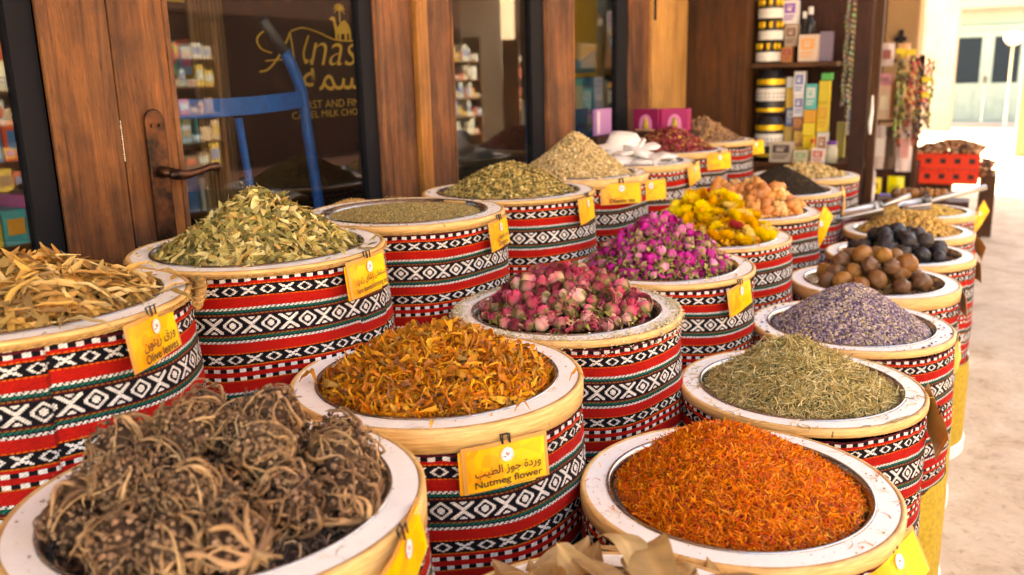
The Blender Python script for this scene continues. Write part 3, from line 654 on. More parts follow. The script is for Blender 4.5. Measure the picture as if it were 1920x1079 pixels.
def heap(name, label, at, hf, tmps, n, size, cols, R=.192, tilt=.5, depth=.004, mtl='grain', crumbs=0, under=None, jitter=.15, seed=1, cat='spice', rot=None, sink=.006, gap=0.0, align=None, smooth=False, stuff=True, dark=.5):
    """a heap of countless small pieces: a core mound plus n pieces lying on it, all one object"""
    r = np.random.default_rng(seed * 77 + 5); X, Y, Z = BAR[at]; VS, FS, CS = [], [], []; off = 0; cols = np.array(cols)
    rr = R * np.sqrt(r.uniform(0, 1, n)); th = r.uniform(0, 2 * PI, n); px, py = rr * np.cos(th), rr * np.sin(th)
    pz = hf(px, py) + depth * r.uniform(-1, .6, n); kind = np.zeros(n, int)
    if crumbs:
        c = crumbs; q = r.uniform(.207, .246, c); a = r.uniform(0, 2 * PI, c); px = np.r_[px, q * np.cos(a)]; py = np.r_[py, q * np.sin(a)]; pz = np.r_[pz, np.full(c, .0025)]
    nt_ = len(px); e = 1e-3
    gx = (hf(px + e, py) - hf(px - e, py)) / (2 * e); gy = (hf(px, py + e) - hf(px, py - e)) / (2 * e)
    if crumbs: gx[n:] = 0; gy[n:] = 0
    nrm = np.stack([-gx, -gy, np.ones(nt_)], 1); nrm += r.normal(0, tilt, (nt_, 3)) * np.r_[np.ones(n), np.full(nt_ - n, .12)][:, None]; nrm[:, 2] = np.abs(nrm[:, 2]) + .05
    nrm /= np.linalg.norm(nrm, axis=1)[:, None]
    d = r.normal(0, 1, (nt_, 3)); d -= nrm * (d * nrm).sum(1)[:, None]; d /= np.linalg.norm(d, axis=1)[:, None]; b_ = np.cross(nrm, d)
    sz_ = r.uniform(size[0], size[1], nt_); w_ = np.array([c[3] if len(c) > 3 else 1 for c in cols.tolist()]) if cols.shape[1] > 3 else np.ones(len(cols))
    ci = r.choice(len(cols), nt_, p=w_ / w_.sum()); base = cols[ci, :3] * np.exp(r.normal(0, jitter, (nt_, 1)))
    ti = r.integers(0, len(tmps), nt_)
    for k, (V, F) in enumerate(tmps):
        s = np.where(ti == k)[0]
        if not len(s): continue
        P = (V[None, :, 0, None] * d[s][:, None] + V[None, :, 1, None] * b_[s][:, None] + V[None, :, 2, None] * nrm[s][:, None]) * sz_[s][:, None, None]
        P += np.stack([px[s], py[s], pz[s]], 1)[:, None]
        VS.append(P.reshape(-1, 3)); FS.append((F[None] + (np.arange(len(s)) * len(V))[:, None, None] + off).reshape(-1, F.shape[1])); off += len(s) * len(V)
        CS.append(np.repeat(base[s], len(V), 0))
    # core
    nr_, na = 26, 72; V = [(0, 0, float(hf(np.array([0.]), np.array([0.]))[0]) - sink)]
    g_ = [(R * i / nr_, 2 * PI * j / na) for i in range(1, nr_ + 1) for j in range(na)]
    gx_ = np.array([a * math.cos(b) for a, b in g_]); gy_ = np.array([a * math.sin(b) for a, b in g_]); gz = hf(gx_, gy_) - sink
    Vc = np.vstack([[V[0]], np.stack([gx_, gy_, gz], 1)])
    Fq = [(1 + i * na + j, 1 + (i + 1) * na + j, 1 + (i + 1) * na + (j + 1) % na, 1 + i * na + (j + 1) % na) for i in range(nr_ - 1) for j in range(na)]
    Ft = [(0, 1 + j, 1 + (j + 1) % na) for j in range(na)]
    k = FS[0].shape[1]
    if k == 3: Fc = [t_ for f in Fq for t_ in ((f[0], f[1], f[2]), (f[0], f[2], f[3]))] + Ft
    else: Fc = Fq + [(0, 1 + j, 1 + (j + 1) % na, 1 + (j + 1) % na) for j in range(0)] + [(0, 1 + j, 1 + j + 1, 1 + (j + 2) % na) for j in range(0, na - 1, 2)]
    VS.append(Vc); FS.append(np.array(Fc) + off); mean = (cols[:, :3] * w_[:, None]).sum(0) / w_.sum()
    CS.append(np.tile((np.array(under) if under else mean * dark), (len(Vc), 1)))  # core coloured darker than the pieces, as painted shade in their gaps
    me = npmesh(name, np.vstack(VS), np.vstack(FS), np.clip(np.vstack(CS), 0, 1), MT[mtl], smooth)
    o = link(name, me, None, (X, Y, Z)); tag(o, label, cat, kind='stuff' if stuff else None); return o
LEAF = [T_leaf(.30, .10 * k - .1, .12, 5, k, .05 * (k - 2)) for k in range(5)]
# senna leaves
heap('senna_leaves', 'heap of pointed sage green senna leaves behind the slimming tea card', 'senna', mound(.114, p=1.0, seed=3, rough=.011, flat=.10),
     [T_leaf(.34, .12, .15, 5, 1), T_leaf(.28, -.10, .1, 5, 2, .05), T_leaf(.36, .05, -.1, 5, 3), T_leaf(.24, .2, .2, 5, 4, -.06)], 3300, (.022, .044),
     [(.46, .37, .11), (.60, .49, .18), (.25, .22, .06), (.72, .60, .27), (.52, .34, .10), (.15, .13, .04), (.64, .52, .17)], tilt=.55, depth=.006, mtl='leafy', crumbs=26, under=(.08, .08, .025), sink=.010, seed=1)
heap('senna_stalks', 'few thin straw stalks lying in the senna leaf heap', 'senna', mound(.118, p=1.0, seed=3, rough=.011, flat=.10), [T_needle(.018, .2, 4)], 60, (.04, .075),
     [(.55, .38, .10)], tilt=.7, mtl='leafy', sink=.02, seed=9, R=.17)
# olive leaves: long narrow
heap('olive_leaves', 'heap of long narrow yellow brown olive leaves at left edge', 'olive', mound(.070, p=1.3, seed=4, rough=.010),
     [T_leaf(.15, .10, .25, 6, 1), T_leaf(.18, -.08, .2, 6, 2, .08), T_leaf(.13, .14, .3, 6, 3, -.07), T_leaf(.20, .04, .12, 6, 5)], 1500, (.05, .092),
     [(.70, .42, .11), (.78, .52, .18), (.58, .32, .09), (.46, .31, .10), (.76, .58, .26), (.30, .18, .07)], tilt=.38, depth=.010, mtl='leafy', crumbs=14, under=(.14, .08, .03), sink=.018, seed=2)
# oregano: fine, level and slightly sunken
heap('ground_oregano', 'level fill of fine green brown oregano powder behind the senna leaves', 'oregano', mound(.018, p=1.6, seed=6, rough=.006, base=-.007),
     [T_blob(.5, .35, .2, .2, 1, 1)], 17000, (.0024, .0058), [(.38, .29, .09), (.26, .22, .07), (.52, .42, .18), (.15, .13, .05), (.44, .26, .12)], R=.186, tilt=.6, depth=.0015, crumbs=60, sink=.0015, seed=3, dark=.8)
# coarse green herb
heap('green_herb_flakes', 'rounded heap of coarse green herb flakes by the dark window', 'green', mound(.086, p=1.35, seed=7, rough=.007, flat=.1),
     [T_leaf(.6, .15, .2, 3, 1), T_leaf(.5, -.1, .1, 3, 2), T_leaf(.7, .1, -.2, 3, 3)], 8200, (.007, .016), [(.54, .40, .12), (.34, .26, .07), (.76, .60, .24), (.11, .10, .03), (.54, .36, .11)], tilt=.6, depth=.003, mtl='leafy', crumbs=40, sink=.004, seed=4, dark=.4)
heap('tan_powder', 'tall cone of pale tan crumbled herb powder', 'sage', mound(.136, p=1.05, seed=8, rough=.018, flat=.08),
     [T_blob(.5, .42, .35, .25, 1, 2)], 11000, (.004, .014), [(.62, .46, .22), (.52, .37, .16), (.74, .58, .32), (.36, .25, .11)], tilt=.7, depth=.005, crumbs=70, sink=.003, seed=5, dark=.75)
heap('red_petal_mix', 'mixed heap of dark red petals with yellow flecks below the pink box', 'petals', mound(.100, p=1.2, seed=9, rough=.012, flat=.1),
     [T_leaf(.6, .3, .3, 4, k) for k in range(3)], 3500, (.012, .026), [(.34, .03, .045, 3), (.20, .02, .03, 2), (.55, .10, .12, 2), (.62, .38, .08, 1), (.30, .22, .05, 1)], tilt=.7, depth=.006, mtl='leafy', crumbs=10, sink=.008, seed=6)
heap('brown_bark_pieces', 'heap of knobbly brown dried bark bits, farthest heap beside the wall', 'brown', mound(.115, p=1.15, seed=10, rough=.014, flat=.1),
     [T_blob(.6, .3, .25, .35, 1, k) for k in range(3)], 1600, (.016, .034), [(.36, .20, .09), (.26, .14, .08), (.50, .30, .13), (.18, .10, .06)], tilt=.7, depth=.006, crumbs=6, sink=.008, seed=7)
# nutmeg flower (mace): curled ribbons and flakes
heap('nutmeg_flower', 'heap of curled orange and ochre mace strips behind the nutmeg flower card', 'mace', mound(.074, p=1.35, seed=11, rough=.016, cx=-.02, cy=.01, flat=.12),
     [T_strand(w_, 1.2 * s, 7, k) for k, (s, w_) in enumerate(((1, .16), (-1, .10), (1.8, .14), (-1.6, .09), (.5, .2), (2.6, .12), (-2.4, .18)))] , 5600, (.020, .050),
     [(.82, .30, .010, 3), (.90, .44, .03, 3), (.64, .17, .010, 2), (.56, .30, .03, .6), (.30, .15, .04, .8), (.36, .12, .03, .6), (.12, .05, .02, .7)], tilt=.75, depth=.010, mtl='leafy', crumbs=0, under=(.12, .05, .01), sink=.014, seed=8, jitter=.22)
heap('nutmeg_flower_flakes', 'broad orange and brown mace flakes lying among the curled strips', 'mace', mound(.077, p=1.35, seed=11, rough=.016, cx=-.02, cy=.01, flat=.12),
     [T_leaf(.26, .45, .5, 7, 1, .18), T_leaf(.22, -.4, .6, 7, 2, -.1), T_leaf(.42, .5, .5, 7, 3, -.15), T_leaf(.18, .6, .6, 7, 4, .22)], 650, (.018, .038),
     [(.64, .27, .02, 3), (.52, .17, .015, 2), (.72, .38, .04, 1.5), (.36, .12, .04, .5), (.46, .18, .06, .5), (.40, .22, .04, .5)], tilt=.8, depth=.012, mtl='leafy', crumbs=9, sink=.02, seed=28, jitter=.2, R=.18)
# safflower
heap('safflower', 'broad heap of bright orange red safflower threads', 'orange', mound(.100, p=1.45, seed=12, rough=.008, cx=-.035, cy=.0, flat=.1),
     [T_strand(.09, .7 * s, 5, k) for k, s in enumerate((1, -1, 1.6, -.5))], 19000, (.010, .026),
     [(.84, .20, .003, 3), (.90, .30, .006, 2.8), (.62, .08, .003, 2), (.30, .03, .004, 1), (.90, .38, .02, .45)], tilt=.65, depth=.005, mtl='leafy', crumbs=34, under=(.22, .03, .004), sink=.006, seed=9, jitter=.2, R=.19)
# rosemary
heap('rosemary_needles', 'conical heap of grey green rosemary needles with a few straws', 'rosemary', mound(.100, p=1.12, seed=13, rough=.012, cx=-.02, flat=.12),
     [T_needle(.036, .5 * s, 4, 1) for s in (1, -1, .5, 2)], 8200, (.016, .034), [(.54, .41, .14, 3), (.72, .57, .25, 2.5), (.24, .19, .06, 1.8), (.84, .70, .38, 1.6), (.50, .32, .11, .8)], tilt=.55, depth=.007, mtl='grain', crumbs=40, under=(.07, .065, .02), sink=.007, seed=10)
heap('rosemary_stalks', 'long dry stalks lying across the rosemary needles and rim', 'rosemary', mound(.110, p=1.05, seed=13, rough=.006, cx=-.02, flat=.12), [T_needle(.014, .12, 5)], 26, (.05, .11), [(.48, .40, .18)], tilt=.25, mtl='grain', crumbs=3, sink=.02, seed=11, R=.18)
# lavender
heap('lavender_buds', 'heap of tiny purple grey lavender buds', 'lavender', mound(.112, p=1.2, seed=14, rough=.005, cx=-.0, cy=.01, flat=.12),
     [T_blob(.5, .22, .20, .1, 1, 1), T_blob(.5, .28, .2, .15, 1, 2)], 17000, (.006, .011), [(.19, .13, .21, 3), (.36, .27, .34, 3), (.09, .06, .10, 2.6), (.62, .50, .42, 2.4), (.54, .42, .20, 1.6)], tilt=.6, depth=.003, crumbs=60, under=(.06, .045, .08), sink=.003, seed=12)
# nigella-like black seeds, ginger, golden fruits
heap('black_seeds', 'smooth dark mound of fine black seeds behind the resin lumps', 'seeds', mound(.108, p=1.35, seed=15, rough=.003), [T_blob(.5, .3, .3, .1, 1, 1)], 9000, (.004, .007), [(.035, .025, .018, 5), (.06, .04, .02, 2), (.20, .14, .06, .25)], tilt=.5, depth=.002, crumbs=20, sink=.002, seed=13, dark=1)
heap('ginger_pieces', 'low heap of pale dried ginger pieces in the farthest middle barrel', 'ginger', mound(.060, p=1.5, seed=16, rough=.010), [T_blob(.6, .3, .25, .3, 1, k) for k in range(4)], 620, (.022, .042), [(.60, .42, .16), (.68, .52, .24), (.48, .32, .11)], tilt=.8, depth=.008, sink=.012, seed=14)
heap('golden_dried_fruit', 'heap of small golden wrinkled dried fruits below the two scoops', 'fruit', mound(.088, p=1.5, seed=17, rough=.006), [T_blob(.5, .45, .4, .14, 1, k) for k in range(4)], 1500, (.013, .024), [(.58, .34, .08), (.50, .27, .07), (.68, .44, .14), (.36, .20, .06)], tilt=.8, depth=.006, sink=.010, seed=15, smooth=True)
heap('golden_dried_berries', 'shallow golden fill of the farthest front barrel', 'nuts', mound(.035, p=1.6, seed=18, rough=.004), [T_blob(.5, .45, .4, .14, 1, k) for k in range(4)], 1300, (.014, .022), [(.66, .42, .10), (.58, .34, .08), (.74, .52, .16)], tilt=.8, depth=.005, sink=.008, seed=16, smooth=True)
# pale crumbs on the rose barrel rim
def rimdust(at, n, size, cols, seed, lb, spread=False):
    r = np.random.default_rng(seed); X, Y, Z = BAR[at]; V, F = T_blob(.5, .42, .3, .25, 1, 2)
    cl = r.uniform(0, 6.28, 26); a = np.r_[cl[r.integers(0, 7 if spread else 26, n * 2 // 3)] + r.normal(0, .10, n * 2 // 3), r.uniform(0, 6.28, n - n * 2 // 3)]
    q = np.abs(r.normal(0, .013, n)); q = .2475 - q; out = r.uniform(0, 1, n) < (.0 if spread else .3); q = r.uniform(.2085, .2465, n) if spread else q; q = np.where(out, .2515 + r.uniform(0, .004, n), np.clip(q, .209, .2475)); s = size[0] + (size[1] - size[0]) * r.uniform(0, 1, n) ** 2
    z = np.where(out, -r.uniform(0, .03, n), .003 + r.uniform(0, .005, n) * (r.uniform(0, 1, n) < .5))
    A = r.uniform(0, 6.28, n); R2 = np.stack([np.stack([np.cos(A), -np.sin(A), 0 * A], -1), np.stack([np.sin(A), np.cos(A), 0 * A], -1), np.stack([0 * A, 0 * A, 1 + 0 * A], -1)], 1)
    P = np.einsum('nij,vj->nvi', R2, V) * s[:, None, None] + np.stack([q * np.cos(a), q * np.sin(a), z], 1)[:, None]
    Fa = (F[None] + (np.arange(n) * len(V))[:, None, None]).reshape(-1, 3); c = np.array(cols)[r.integers(0, len(cols), n)]
    o = link('rim_crumbs', npmesh('rim_crumbs', P.reshape(-1, 3), Fa, np.repeat(c, len(V), 0), MT['grain']), None, (X, Y, Z)); tag(o, lb, 'crumbs', kind='stuff')
rimdust('roses', 2600, (.0025, .0065), [(.62, .54, .36), (.55, .50, .30), (.70, .62, .46)], 3, 'pale crumbly dust piled on the rim of the pink rose barrel')

for at_, n_, c_ in (('mace', 26, [(.62, .30, .04), (.5, .4, .2)]), ('orange', 40, [(.7, .2, .02), (.5, .3, .1)]), ('rosemary', 44, [(.4, .36, .16), (.5, .42, .2)]), ('senna', 40, [(.45, .42, .16), (.6, .5, .2)]), ('lavender', 50, [(.2, .16, .24), (.4, .3, .2)]), ('oregano', 160, [(.36, .3, .12), (.46, .34, .14)]), ('roots', 40, [(.3, .2, .12), (.2, .12, .08)]), ('olive', 60, [(.5, .34, .14), (.3, .2, .1)]), ('buds', 80, [(.4, .3, .1), (.5, .08, .2)])):
    rimdust(at_, n_, (.0018, .0050), c_, len(at_) + n_, 'stray specks fallen on the rim round the ' + dict(mace='nutmeg flowers', orange='safflower', rosemary='rosemary', senna='senna leaves', lavender='lavender', oregano='oregano powder', roots='root balls', olive='olive leaves', buds='magenta rosebuds')[at_], True)

# ------------------------------------------------------------------ countable goods
def spots(n, R, r0, hf, seed, layers=1, zoff=0):
    r = np.random.default_rng(seed); out = []
    for ly in range(layers):
        pts = []; tries = 0
        while len(pts) < n and tries < 6000:
            tries += 1; q = R * math.sqrt(r.uniform()); a = r.uniform(0, 6.28); p = (q * math.cos(a), q * math.sin(a))
            if all((p[0] - o[0]) ** 2 + (p[1] - o[1]) ** 2 > (2 * r0) ** 2 for o in pts): pts.append(p)
        out += [(p[0], p[1], float(hf(np.array([p[0]]), np.array([p[1]]))[0]) + zoff + ly * r0 * .8) for p in pts]
    return out
def sprinkle(name, at, meshes, sp, size, label, cat, group, material_slots=None, seed=1, tilt=.8):
    rr = random.Random(seed); X, Y, Z = BAR[at]; k = 0
    for (x, y, z) in sp:
        o = link(name, rr.choice(meshes), None, (X + x, Y + y, Z + z), (rr.gauss(0, tilt), rr.gauss(0, tilt), rr.uniform(0, 6.28)), rr.uniform(*size))
        tag(o, label, cat, group)
# rosebud: overlapping petals round a core, green sepals and stub
def rosebud(seed, openness, c_in, c_out, c_edge, sep=(.22, .20, .06), sl=1.0):
    r = np.random.default_rng(seed); V, F, C = [], [], []
    def surf(fn, nu, nv, cf):
        o = len(V)
        for i in range(nu):
            for j in range(nv): u, v = i / (nu - 1), j / (nv - 1); V.append(fn(u, v)); C.append(cf(u, v))
        for i in range(nu - 1):
            for j in range(nv - 1): a = o + i * nv + j; F.append((a, a + 1, a + nv + 1, a + nv))
    npet = 10
    for k in range(npet):
        f = k / (npet - 1); a0 = k * 2.4 + r.uniform(-.2, .2); span = 1.15 + .3 * r.uniform(); rm = .16 + .32 * f; tip = .95 - .30 * f * openness + r.uniform(-.05, .05); fl = openness * (.05 + .25 * f) + r.uniform(-.03, .06)
        def fn(u, v, a0=a0, span=span, rm=rm, tip=tip, fl=fl, sd=r.uniform(0, 6)):
            w_ = span * (math.sin(PI * min(.5, v * .6 + .12))) * (1 - .35 * v ** 4)
            a = a0 + (u - .5) * 2 * w_; rad = rm * math.sin(PI * (.10 + .78 * v) ** .8) + fl * v ** 3 + .02 * math.sin(7 * u + sd)
            return (rad * math.cos(a), rad * math.sin(a), -.5 + tip * 1.05 * v - .06 * (2 * u - 1) ** 2 * v + .03 * math.sin(9 * u + sd) * v)
        ci = np.array(c_in) * r.uniform(.8, 1.2); co = np.array(c_out) * r.uniform(.75, 1.2); ce = np.array(c_edge)
        surf(fn, 6, 6, lambda u, v, ci=ci, co=co, ce=ce: tuple(np.clip((co * (1 - v) + ci * v) * (1 - .6 * (abs(2 * u - 1) ** 3) * .5) + ce * .5 * (v ** 4), 0, 1)))
    for k in range(5):
        a0 = k * 1.2566 + .3; L_ = r.uniform(.28, .5) * sl
        def fn(u, v, a0=a0, L_=L_):
            rad = .20 + .30 * math.sin(PI * .5 * min(1, v * 1.6)) + .10 * v * v; a = a0 + (u - .5) * .75 * (1 - v) ** .7
            return (rad * math.cos(a), rad * math.sin(a), -.55 + L_ * v)
        surf(fn, 3, 5, lambda u, v: tuple(np.array(sep) * (.8 + .5 * v)))
    def st(u, v):
        a = 2 * PI * u; return ((.10 - .04 * v) * math.cos(a), (.10 - .04 * v) * math.sin(a), -.5 - .25 * v)
    surf(st, 6, 3, lambda u, v: sep)
    V = np.array(V) * (1, 1, .95); return npmesh('rosebud', V, np.array(F), np.clip(np.array(C), 0, 1), MT['petal'], True)
pinks = [rosebud(k, .9, (.66, .20, .22), (.70, .50, .28), (.42, .04, .10)) for k in range(2)] + [rosebud(4, 1.2, (.62, .07, .15), (.56, .24, .16), (.40, .02, .08)), rosebud(5, .9, (.34, .04, .08), (.38, .14, .09), (.12, .01, .04)), rosebud(8, 1.3, (.46, .05, .12), (.62, .40, .22), (.25, .01, .06)), rosebud(6, 1.1, (.80, .42, .38), (.76, .62, .38), (.55, .05, .16)), rosebud(9, 1.2, (.78, .16, .26), (.80, .62, .36), (.60, .02, .16))]
hf = mound(.072, p=1.35, seed=20, rough=.012, cx=-.01, flat=.1)
heap('rose_fragments', 'loose petals and sepals between the pale pink roses', 'roses', hf, [T_leaf(.6, .4, .4, 4, k) for k in range(4)], 1500, (.010, .022), [(.48, .06, .10), (.66, .34, .22), (.38, .34, .08), (.16, .02, .03), (.26, .22, .05)], tilt=.9, depth=.013, mtl='leafy', under=(.05, .015, .01), sink=.016, seed=21, R=.183)
sprinkle('dried_rose', 'roses', pinks, spots(130, .180, .0102, hf, 5, 1, .007) + spots(58, .13, .0128, hf, 6, 1, .021), (.021, .038), 'small dried rose, cream and pink, heaped with others in the crumb dusted barrel', 'dried rose', 'pale pink dried roses in one barrel', seed=3)
SG = (.36, .31, .09)
mags = [rosebud(11, .5, (.58, .02, .27), (.62, .05, .34), (.35, .01, .22), SG, 1.2), rosebud(12, .9, (.74, .08, .40), (.74, .34, .36), (.45, .01, .25), SG, 1.0), rosebud(13, .4, (.30, .01, .15), (.34, .04, .12), (.2, .005, .10), (.24, .20, .05), 1.4), rosebud(14, .7, (.86, .22, .50), (.80, .52, .40), (.5, .02, .3), SG, 1.3), rosebud(15, .6, (.66, .02, .36), (.50, .03, .24), (.4, .0, .25), (.44, .38, .14), 1.8)]
hf = mound(.116, p=1.2, seed=22, rough=.012, cx=-.01, flat=.12)
heap('bud_fragments', 'green sepals and loose petals between the magenta rosebuds', 'buds', hf, [T_leaf(.4, .4, .4, 4, k) for k in range(4)], 3000, (.012, .024), [(.50, .43, .14, 3), (.32, .28, .07, 2), (.56, .04, .28, 1.5), (.12, .02, .04, 1)], tilt=1.0, depth=.016, mtl='leafy', under=(.06, .03, .02), sink=.012, seed=22, R=.183, crumbs=10)
sprinkle('rosebud', 'buds', mags, spots(150, .180, .0096, hf, 7, 1, .008) + spots(76, .15, .0115, hf, 8, 1, .019), (.018, .033), 'small magenta dried rosebud with green sepals, one of the heap behind the pale roses', 'rosebud', 'magenta rosebuds in one barrel', seed=5)
# yellow everlasting flowers
def daisy(seed, cc, cm):
    r = np.random.default_rng(seed); V, F, C = [], [], []
    for ring, (n_, L0, el, zz_) in enumerate([(24, .56, -.05, 0), (26, .52, .2, .02), (22, .44, .5, .04), (16, .32, .85, .06), (10, .20, 1.2, .08)]):
        for k in range(n_):
            a = 2 * PI * (k + .5 * ring) / n_ + r.uniform(-.1, .1); e = el + r.uniform(-.22, .22); o = len(V); cl = np.array(cc) * r.uniform(.8, 1.15)
            for t in (0, .35, .7, 1):
                ee = e + .5 * t; rad = .06 + L0 * t * math.cos(e) * (1 - .15 * t); z = zz_ + L0 * t * math.sin(ee) * .8; w_ = .046 * math.sin(PI * (.25 + .65 * t)) * (L0 / .4)
                for s_ in (-1, 1): V.append((rad * math.cos(a) - s_ * w_ * math.sin(a), rad * math.sin(a) + s_ * w_ * math.cos(a), z)); C.append(cl * (.75 + .3 * t))
            for t in range(3): q = o + 2 * t; F.append((q, q + 1, q + 3, q + 2))
    o = len(V); nn = 10
    for i, (rd, z) in enumerate([(.17, .06), (.15, .16), (.08, .21), (.01, .22)]):
        for k in range(nn): V.append((rd * math.cos(2 * PI * k / nn), rd * math.sin(2 * PI * k / nn), z)); C.append(np.array(cm))
    for i in range(3):
        for k in range(nn): F.append((o + i * nn + k, o + i * nn + (k + 1) % nn, o + (i + 1) * nn + (k + 1) % nn, o + (i + 1) * nn + k))
    return npmesh('flower_head', np.array(V) - (0, 0, .1), np.array(F), np.clip(np.array(C), 0, 1), MT['bloom'])
yel = [daisy(1, (1, .68, .006), (.90, .34, .01)), daisy(2, (1, .76, .02), (.95, .46, .02)), daisy(3, (1, .56, .006), (.80, .24, .01)), daisy(4, (.94, .72, .20), (.86, .50, .08))]
redf = [daisy(5, (.50, .04, .05), (.70, .32, .03))]
hf = mound(.092, p=1.5, seed=24, rough=.012, cx=-.02, cy=.03, flat=.1, base=-.002)
heap('yellow_petals', 'loose yellow petals between the yellow flower heads', 'yellow', hf, [T_leaf(.4, .3, .3, 4, k) for k in range(3)], 1400, (.014, .030), [(.88, .48, .01), (.80, .34, .01), (.62, .34, .04)], tilt=.9, depth=.010, mtl='leafy', under=(.25, .13, .01), sink=.012, seed=24, R=.186, crumbs=8)
sp = spots(80, .195, .0165, hf, 9, 1, .014) + spots(18, .11, .022, hf, 10, 1, .032)
sprinkle('yellow_flower', 'yellow', yel, sp, (.044, .060), 'frilly bright yellow dried flower head in the heap behind the rosebuds', 'dried flower', 'yellow flower heads in one barrel', seed=6, tilt=.6)
sprinkle('red_flower', 'yellow', redf, [(.11, -.10, .052), (.02, .02, .112)], (.046, .05), 'dark red flower head among the yellow ones', 'dried flower', 'dark red flower heads among the yellow', seed=6)
# fruits
def fruit(seed, c, c2, dent=False, crease=.05):
    r = np.random.default_rng(seed); V, F, C = [], [], []; nu, nv = 28, 18; ph = r.uniform(0, 6.28, 6)
    for j in range(nv + 1):
        t = PI * j / nv
        for i in range(nu):
            a = 2 * PI * i / nu; q = 1 + crease * .5 * math.sin(5 * a + ph[0]) * math.sin(t) + .012 * math.sin(17 * a + 6 * math.sin(3 * t)) + .012 * math.sin(21 * t + 4 * math.sin(2 * a)) + .05 * math.sin(2 * a + ph[4]) + .035 * math.sin(3 * a + 4 * t + ph[1]) + .03 * math.sin(7 * t + 2 * a + ph[2]) + .018 * math.sin(13 * a + 5 * t + ph[3])
            z = math.cos(t) * (1.02 + (.10 if j in (0,) else 0)); d = 0
            if dent and t < .62: z -= (.62 - t) * 1.5; d = 1
            q2 = .5 + .5 * math.sin(4 * a + ph[4]) * math.sin(3 * t + ph[5])
            V.append((q * math.sin(t), 0, z)); V[-1] = (q * math.sin(t) * math.cos(a), q * math.sin(t) * math.sin(a), z * (q * .5 + .5)); C.append(np.array([.02, .012, .01]) if d and t < .5 else np.array(c) * (1 - q2 * .5) + np.array(c2) * q2 * .5)
    for j in range(nv):
        for i in range(nu): F.append((j * nu + i, j * nu + (i + 1) % nu, (j + 1) * nu + (i + 1) % nu, (j + 1) * nu + i))
    return npmesh('dried_lime', np.array(V) * .5, np.array(F), np.clip(np.array(C), 0, 1), MT['fruit'], True)
limes = [fruit(1, (.34, .145, .025), (.44, .21, .05)), fruit(2, (.27, .125, .035), (.22, .115, .045)), fruit(3, (.44, .20, .03), (.30, .13, .025), crease=.10), fruit(4, (.19, .095, .04), (.28, .15, .06), crease=.12)]
open_ = [fruit(5, (.32, .15, .04), (.24, .11, .04), True, .1)]
hfL = mound(.060, p=1.5, seed=26, rough=.004, base=-.030)
X, Y, Z = BAR['lemon']
heap('lime_fill', 'dark crumbs between the tan dried limes', 'lemon', mound(.035, p=1.5, seed=26, rough=.004, base=-.034), [T_blob(.5, .4, .3, .2, 1, 1)], 900, (.008, .016), [(.30, .17, .06), (.2, .11, .04)], sink=.006, seed=30, R=.184)
sprinkle('dried_lime', 'lemon', limes, spots(24, .155, .0265, hfL, 12, 1, .022) + spots(9, .10, .030, hfL, 13, 1, .054), (.048, .066), 'round tan dried lime with wrinkled skin, in the barrel behind the lavender', 'dried lime', 'tan dried limes in one barrel', seed=8)
o = link('dried_lime', open_[0], None, (X + .075, Y - .005, Z + .045), (R_(35), R_(10), 0), .080); tag(o, 'cracked tan dried lime with a dark hole on top', 'dried lime')
bl_ = [fruit(7, (.028, .024, .028), (.045, .038, .038)), fruit(8, (.02, .018, .022), (.05, .042, .035)), fruit(9, (.06, .045, .035), (.03, .026, .026))]
bo = [fruit(10, (.03, .026, .03), (.05, .04, .04), True, .12)]
hfB = mound(.058, p=1.4, seed=27, rough=.004, base=-.030)
heap('black_lime_fill', 'black crumbs between the black dried limes', 'black', mound(.045, p=1.4, seed=26, rough=.004, base=-.034), [T_blob(.5, .4, .3, .2, 1, 1)], 900, (.008, .016), [(.03, .025, .025)], sink=.006, seed=31, R=.184)
sprinkle('black_lime', 'black', bl_, spots(24, .155, .0265, hfB, 14, 1, .020) + spots(9, .10, .030, hfB, 15, 1, .050), (.046, .066), 'round charcoal black dried lime, in the barrel behind the tan limes', 'dried lime', 'black dried limes in one barrel', seed=9)
sprinkle('black_lime', 'black', bo, [(-.03, -.10, .035), (.02, -.03, .060)], (.066, .07), 'black dried lime broken open to show a hollow', 'dried lime', 'broken black limes', seed=2, tilt=.35)
# resin lumps
def lump(seed, c):
    r = np.random.default_rng(seed); VS, FS, CS = [], [], []; off = 0
    for k in range(11):
        V, F = T_blob(1, 1, 1, .10, 2, seed * 20 + k); d = r.normal(0, 1, 3); d /= np.linalg.norm(d); rd = r.uniform(.15, .30) if k else .34
        V = V * rd * r.uniform(.8, 1.2, 3) + d * (r.uniform(.20, .42) if k else 0); VS.append(V); FS.append(F + off); off += len(V); CS.append(np.tile(np.array(c) * r.uniform(.75, 1.2), (len(V), 1)) * (1 + r.normal(0, .06, (len(V), 1))))
    return npmesh('lump', np.vstack(VS), np.vstack(FS), np.clip(np.vstack(CS), 0, 1), MT['fruit'], False)
res = [lump(k, c) for k, c in enumerate([(.90, .46, .11), (.84, .36, .09), (.92, .56, .20), (.70, .28, .07)])]
hfR = mound(.074, p=1.4, seed=28, rough=.010, base=-.006)
heap('resin_crumbs', 'small orange resin crumbs between the big lumps', 'resin', hfR, [T_blob(.5, .4, .4, .25, 1, k) for k in range(3)], 1100, (.010, .024), [(.72, .36, .12), (.80, .46, .18), (.56, .24, .08)], tilt=.8, depth=.008, sink=.008, seed=32, R=.186)
sprinkle('resin_lump', 'resin', res, spots(44, .170, .019, hfR, 16, 1, .012) + spots(14, .13, .024, hfR, 17, 1, .034), (.048, .078), 'knobbly translucent orange resin lump, behind the yellow flowers', 'resin', 'orange resin lumps in one barrel', seed=10)
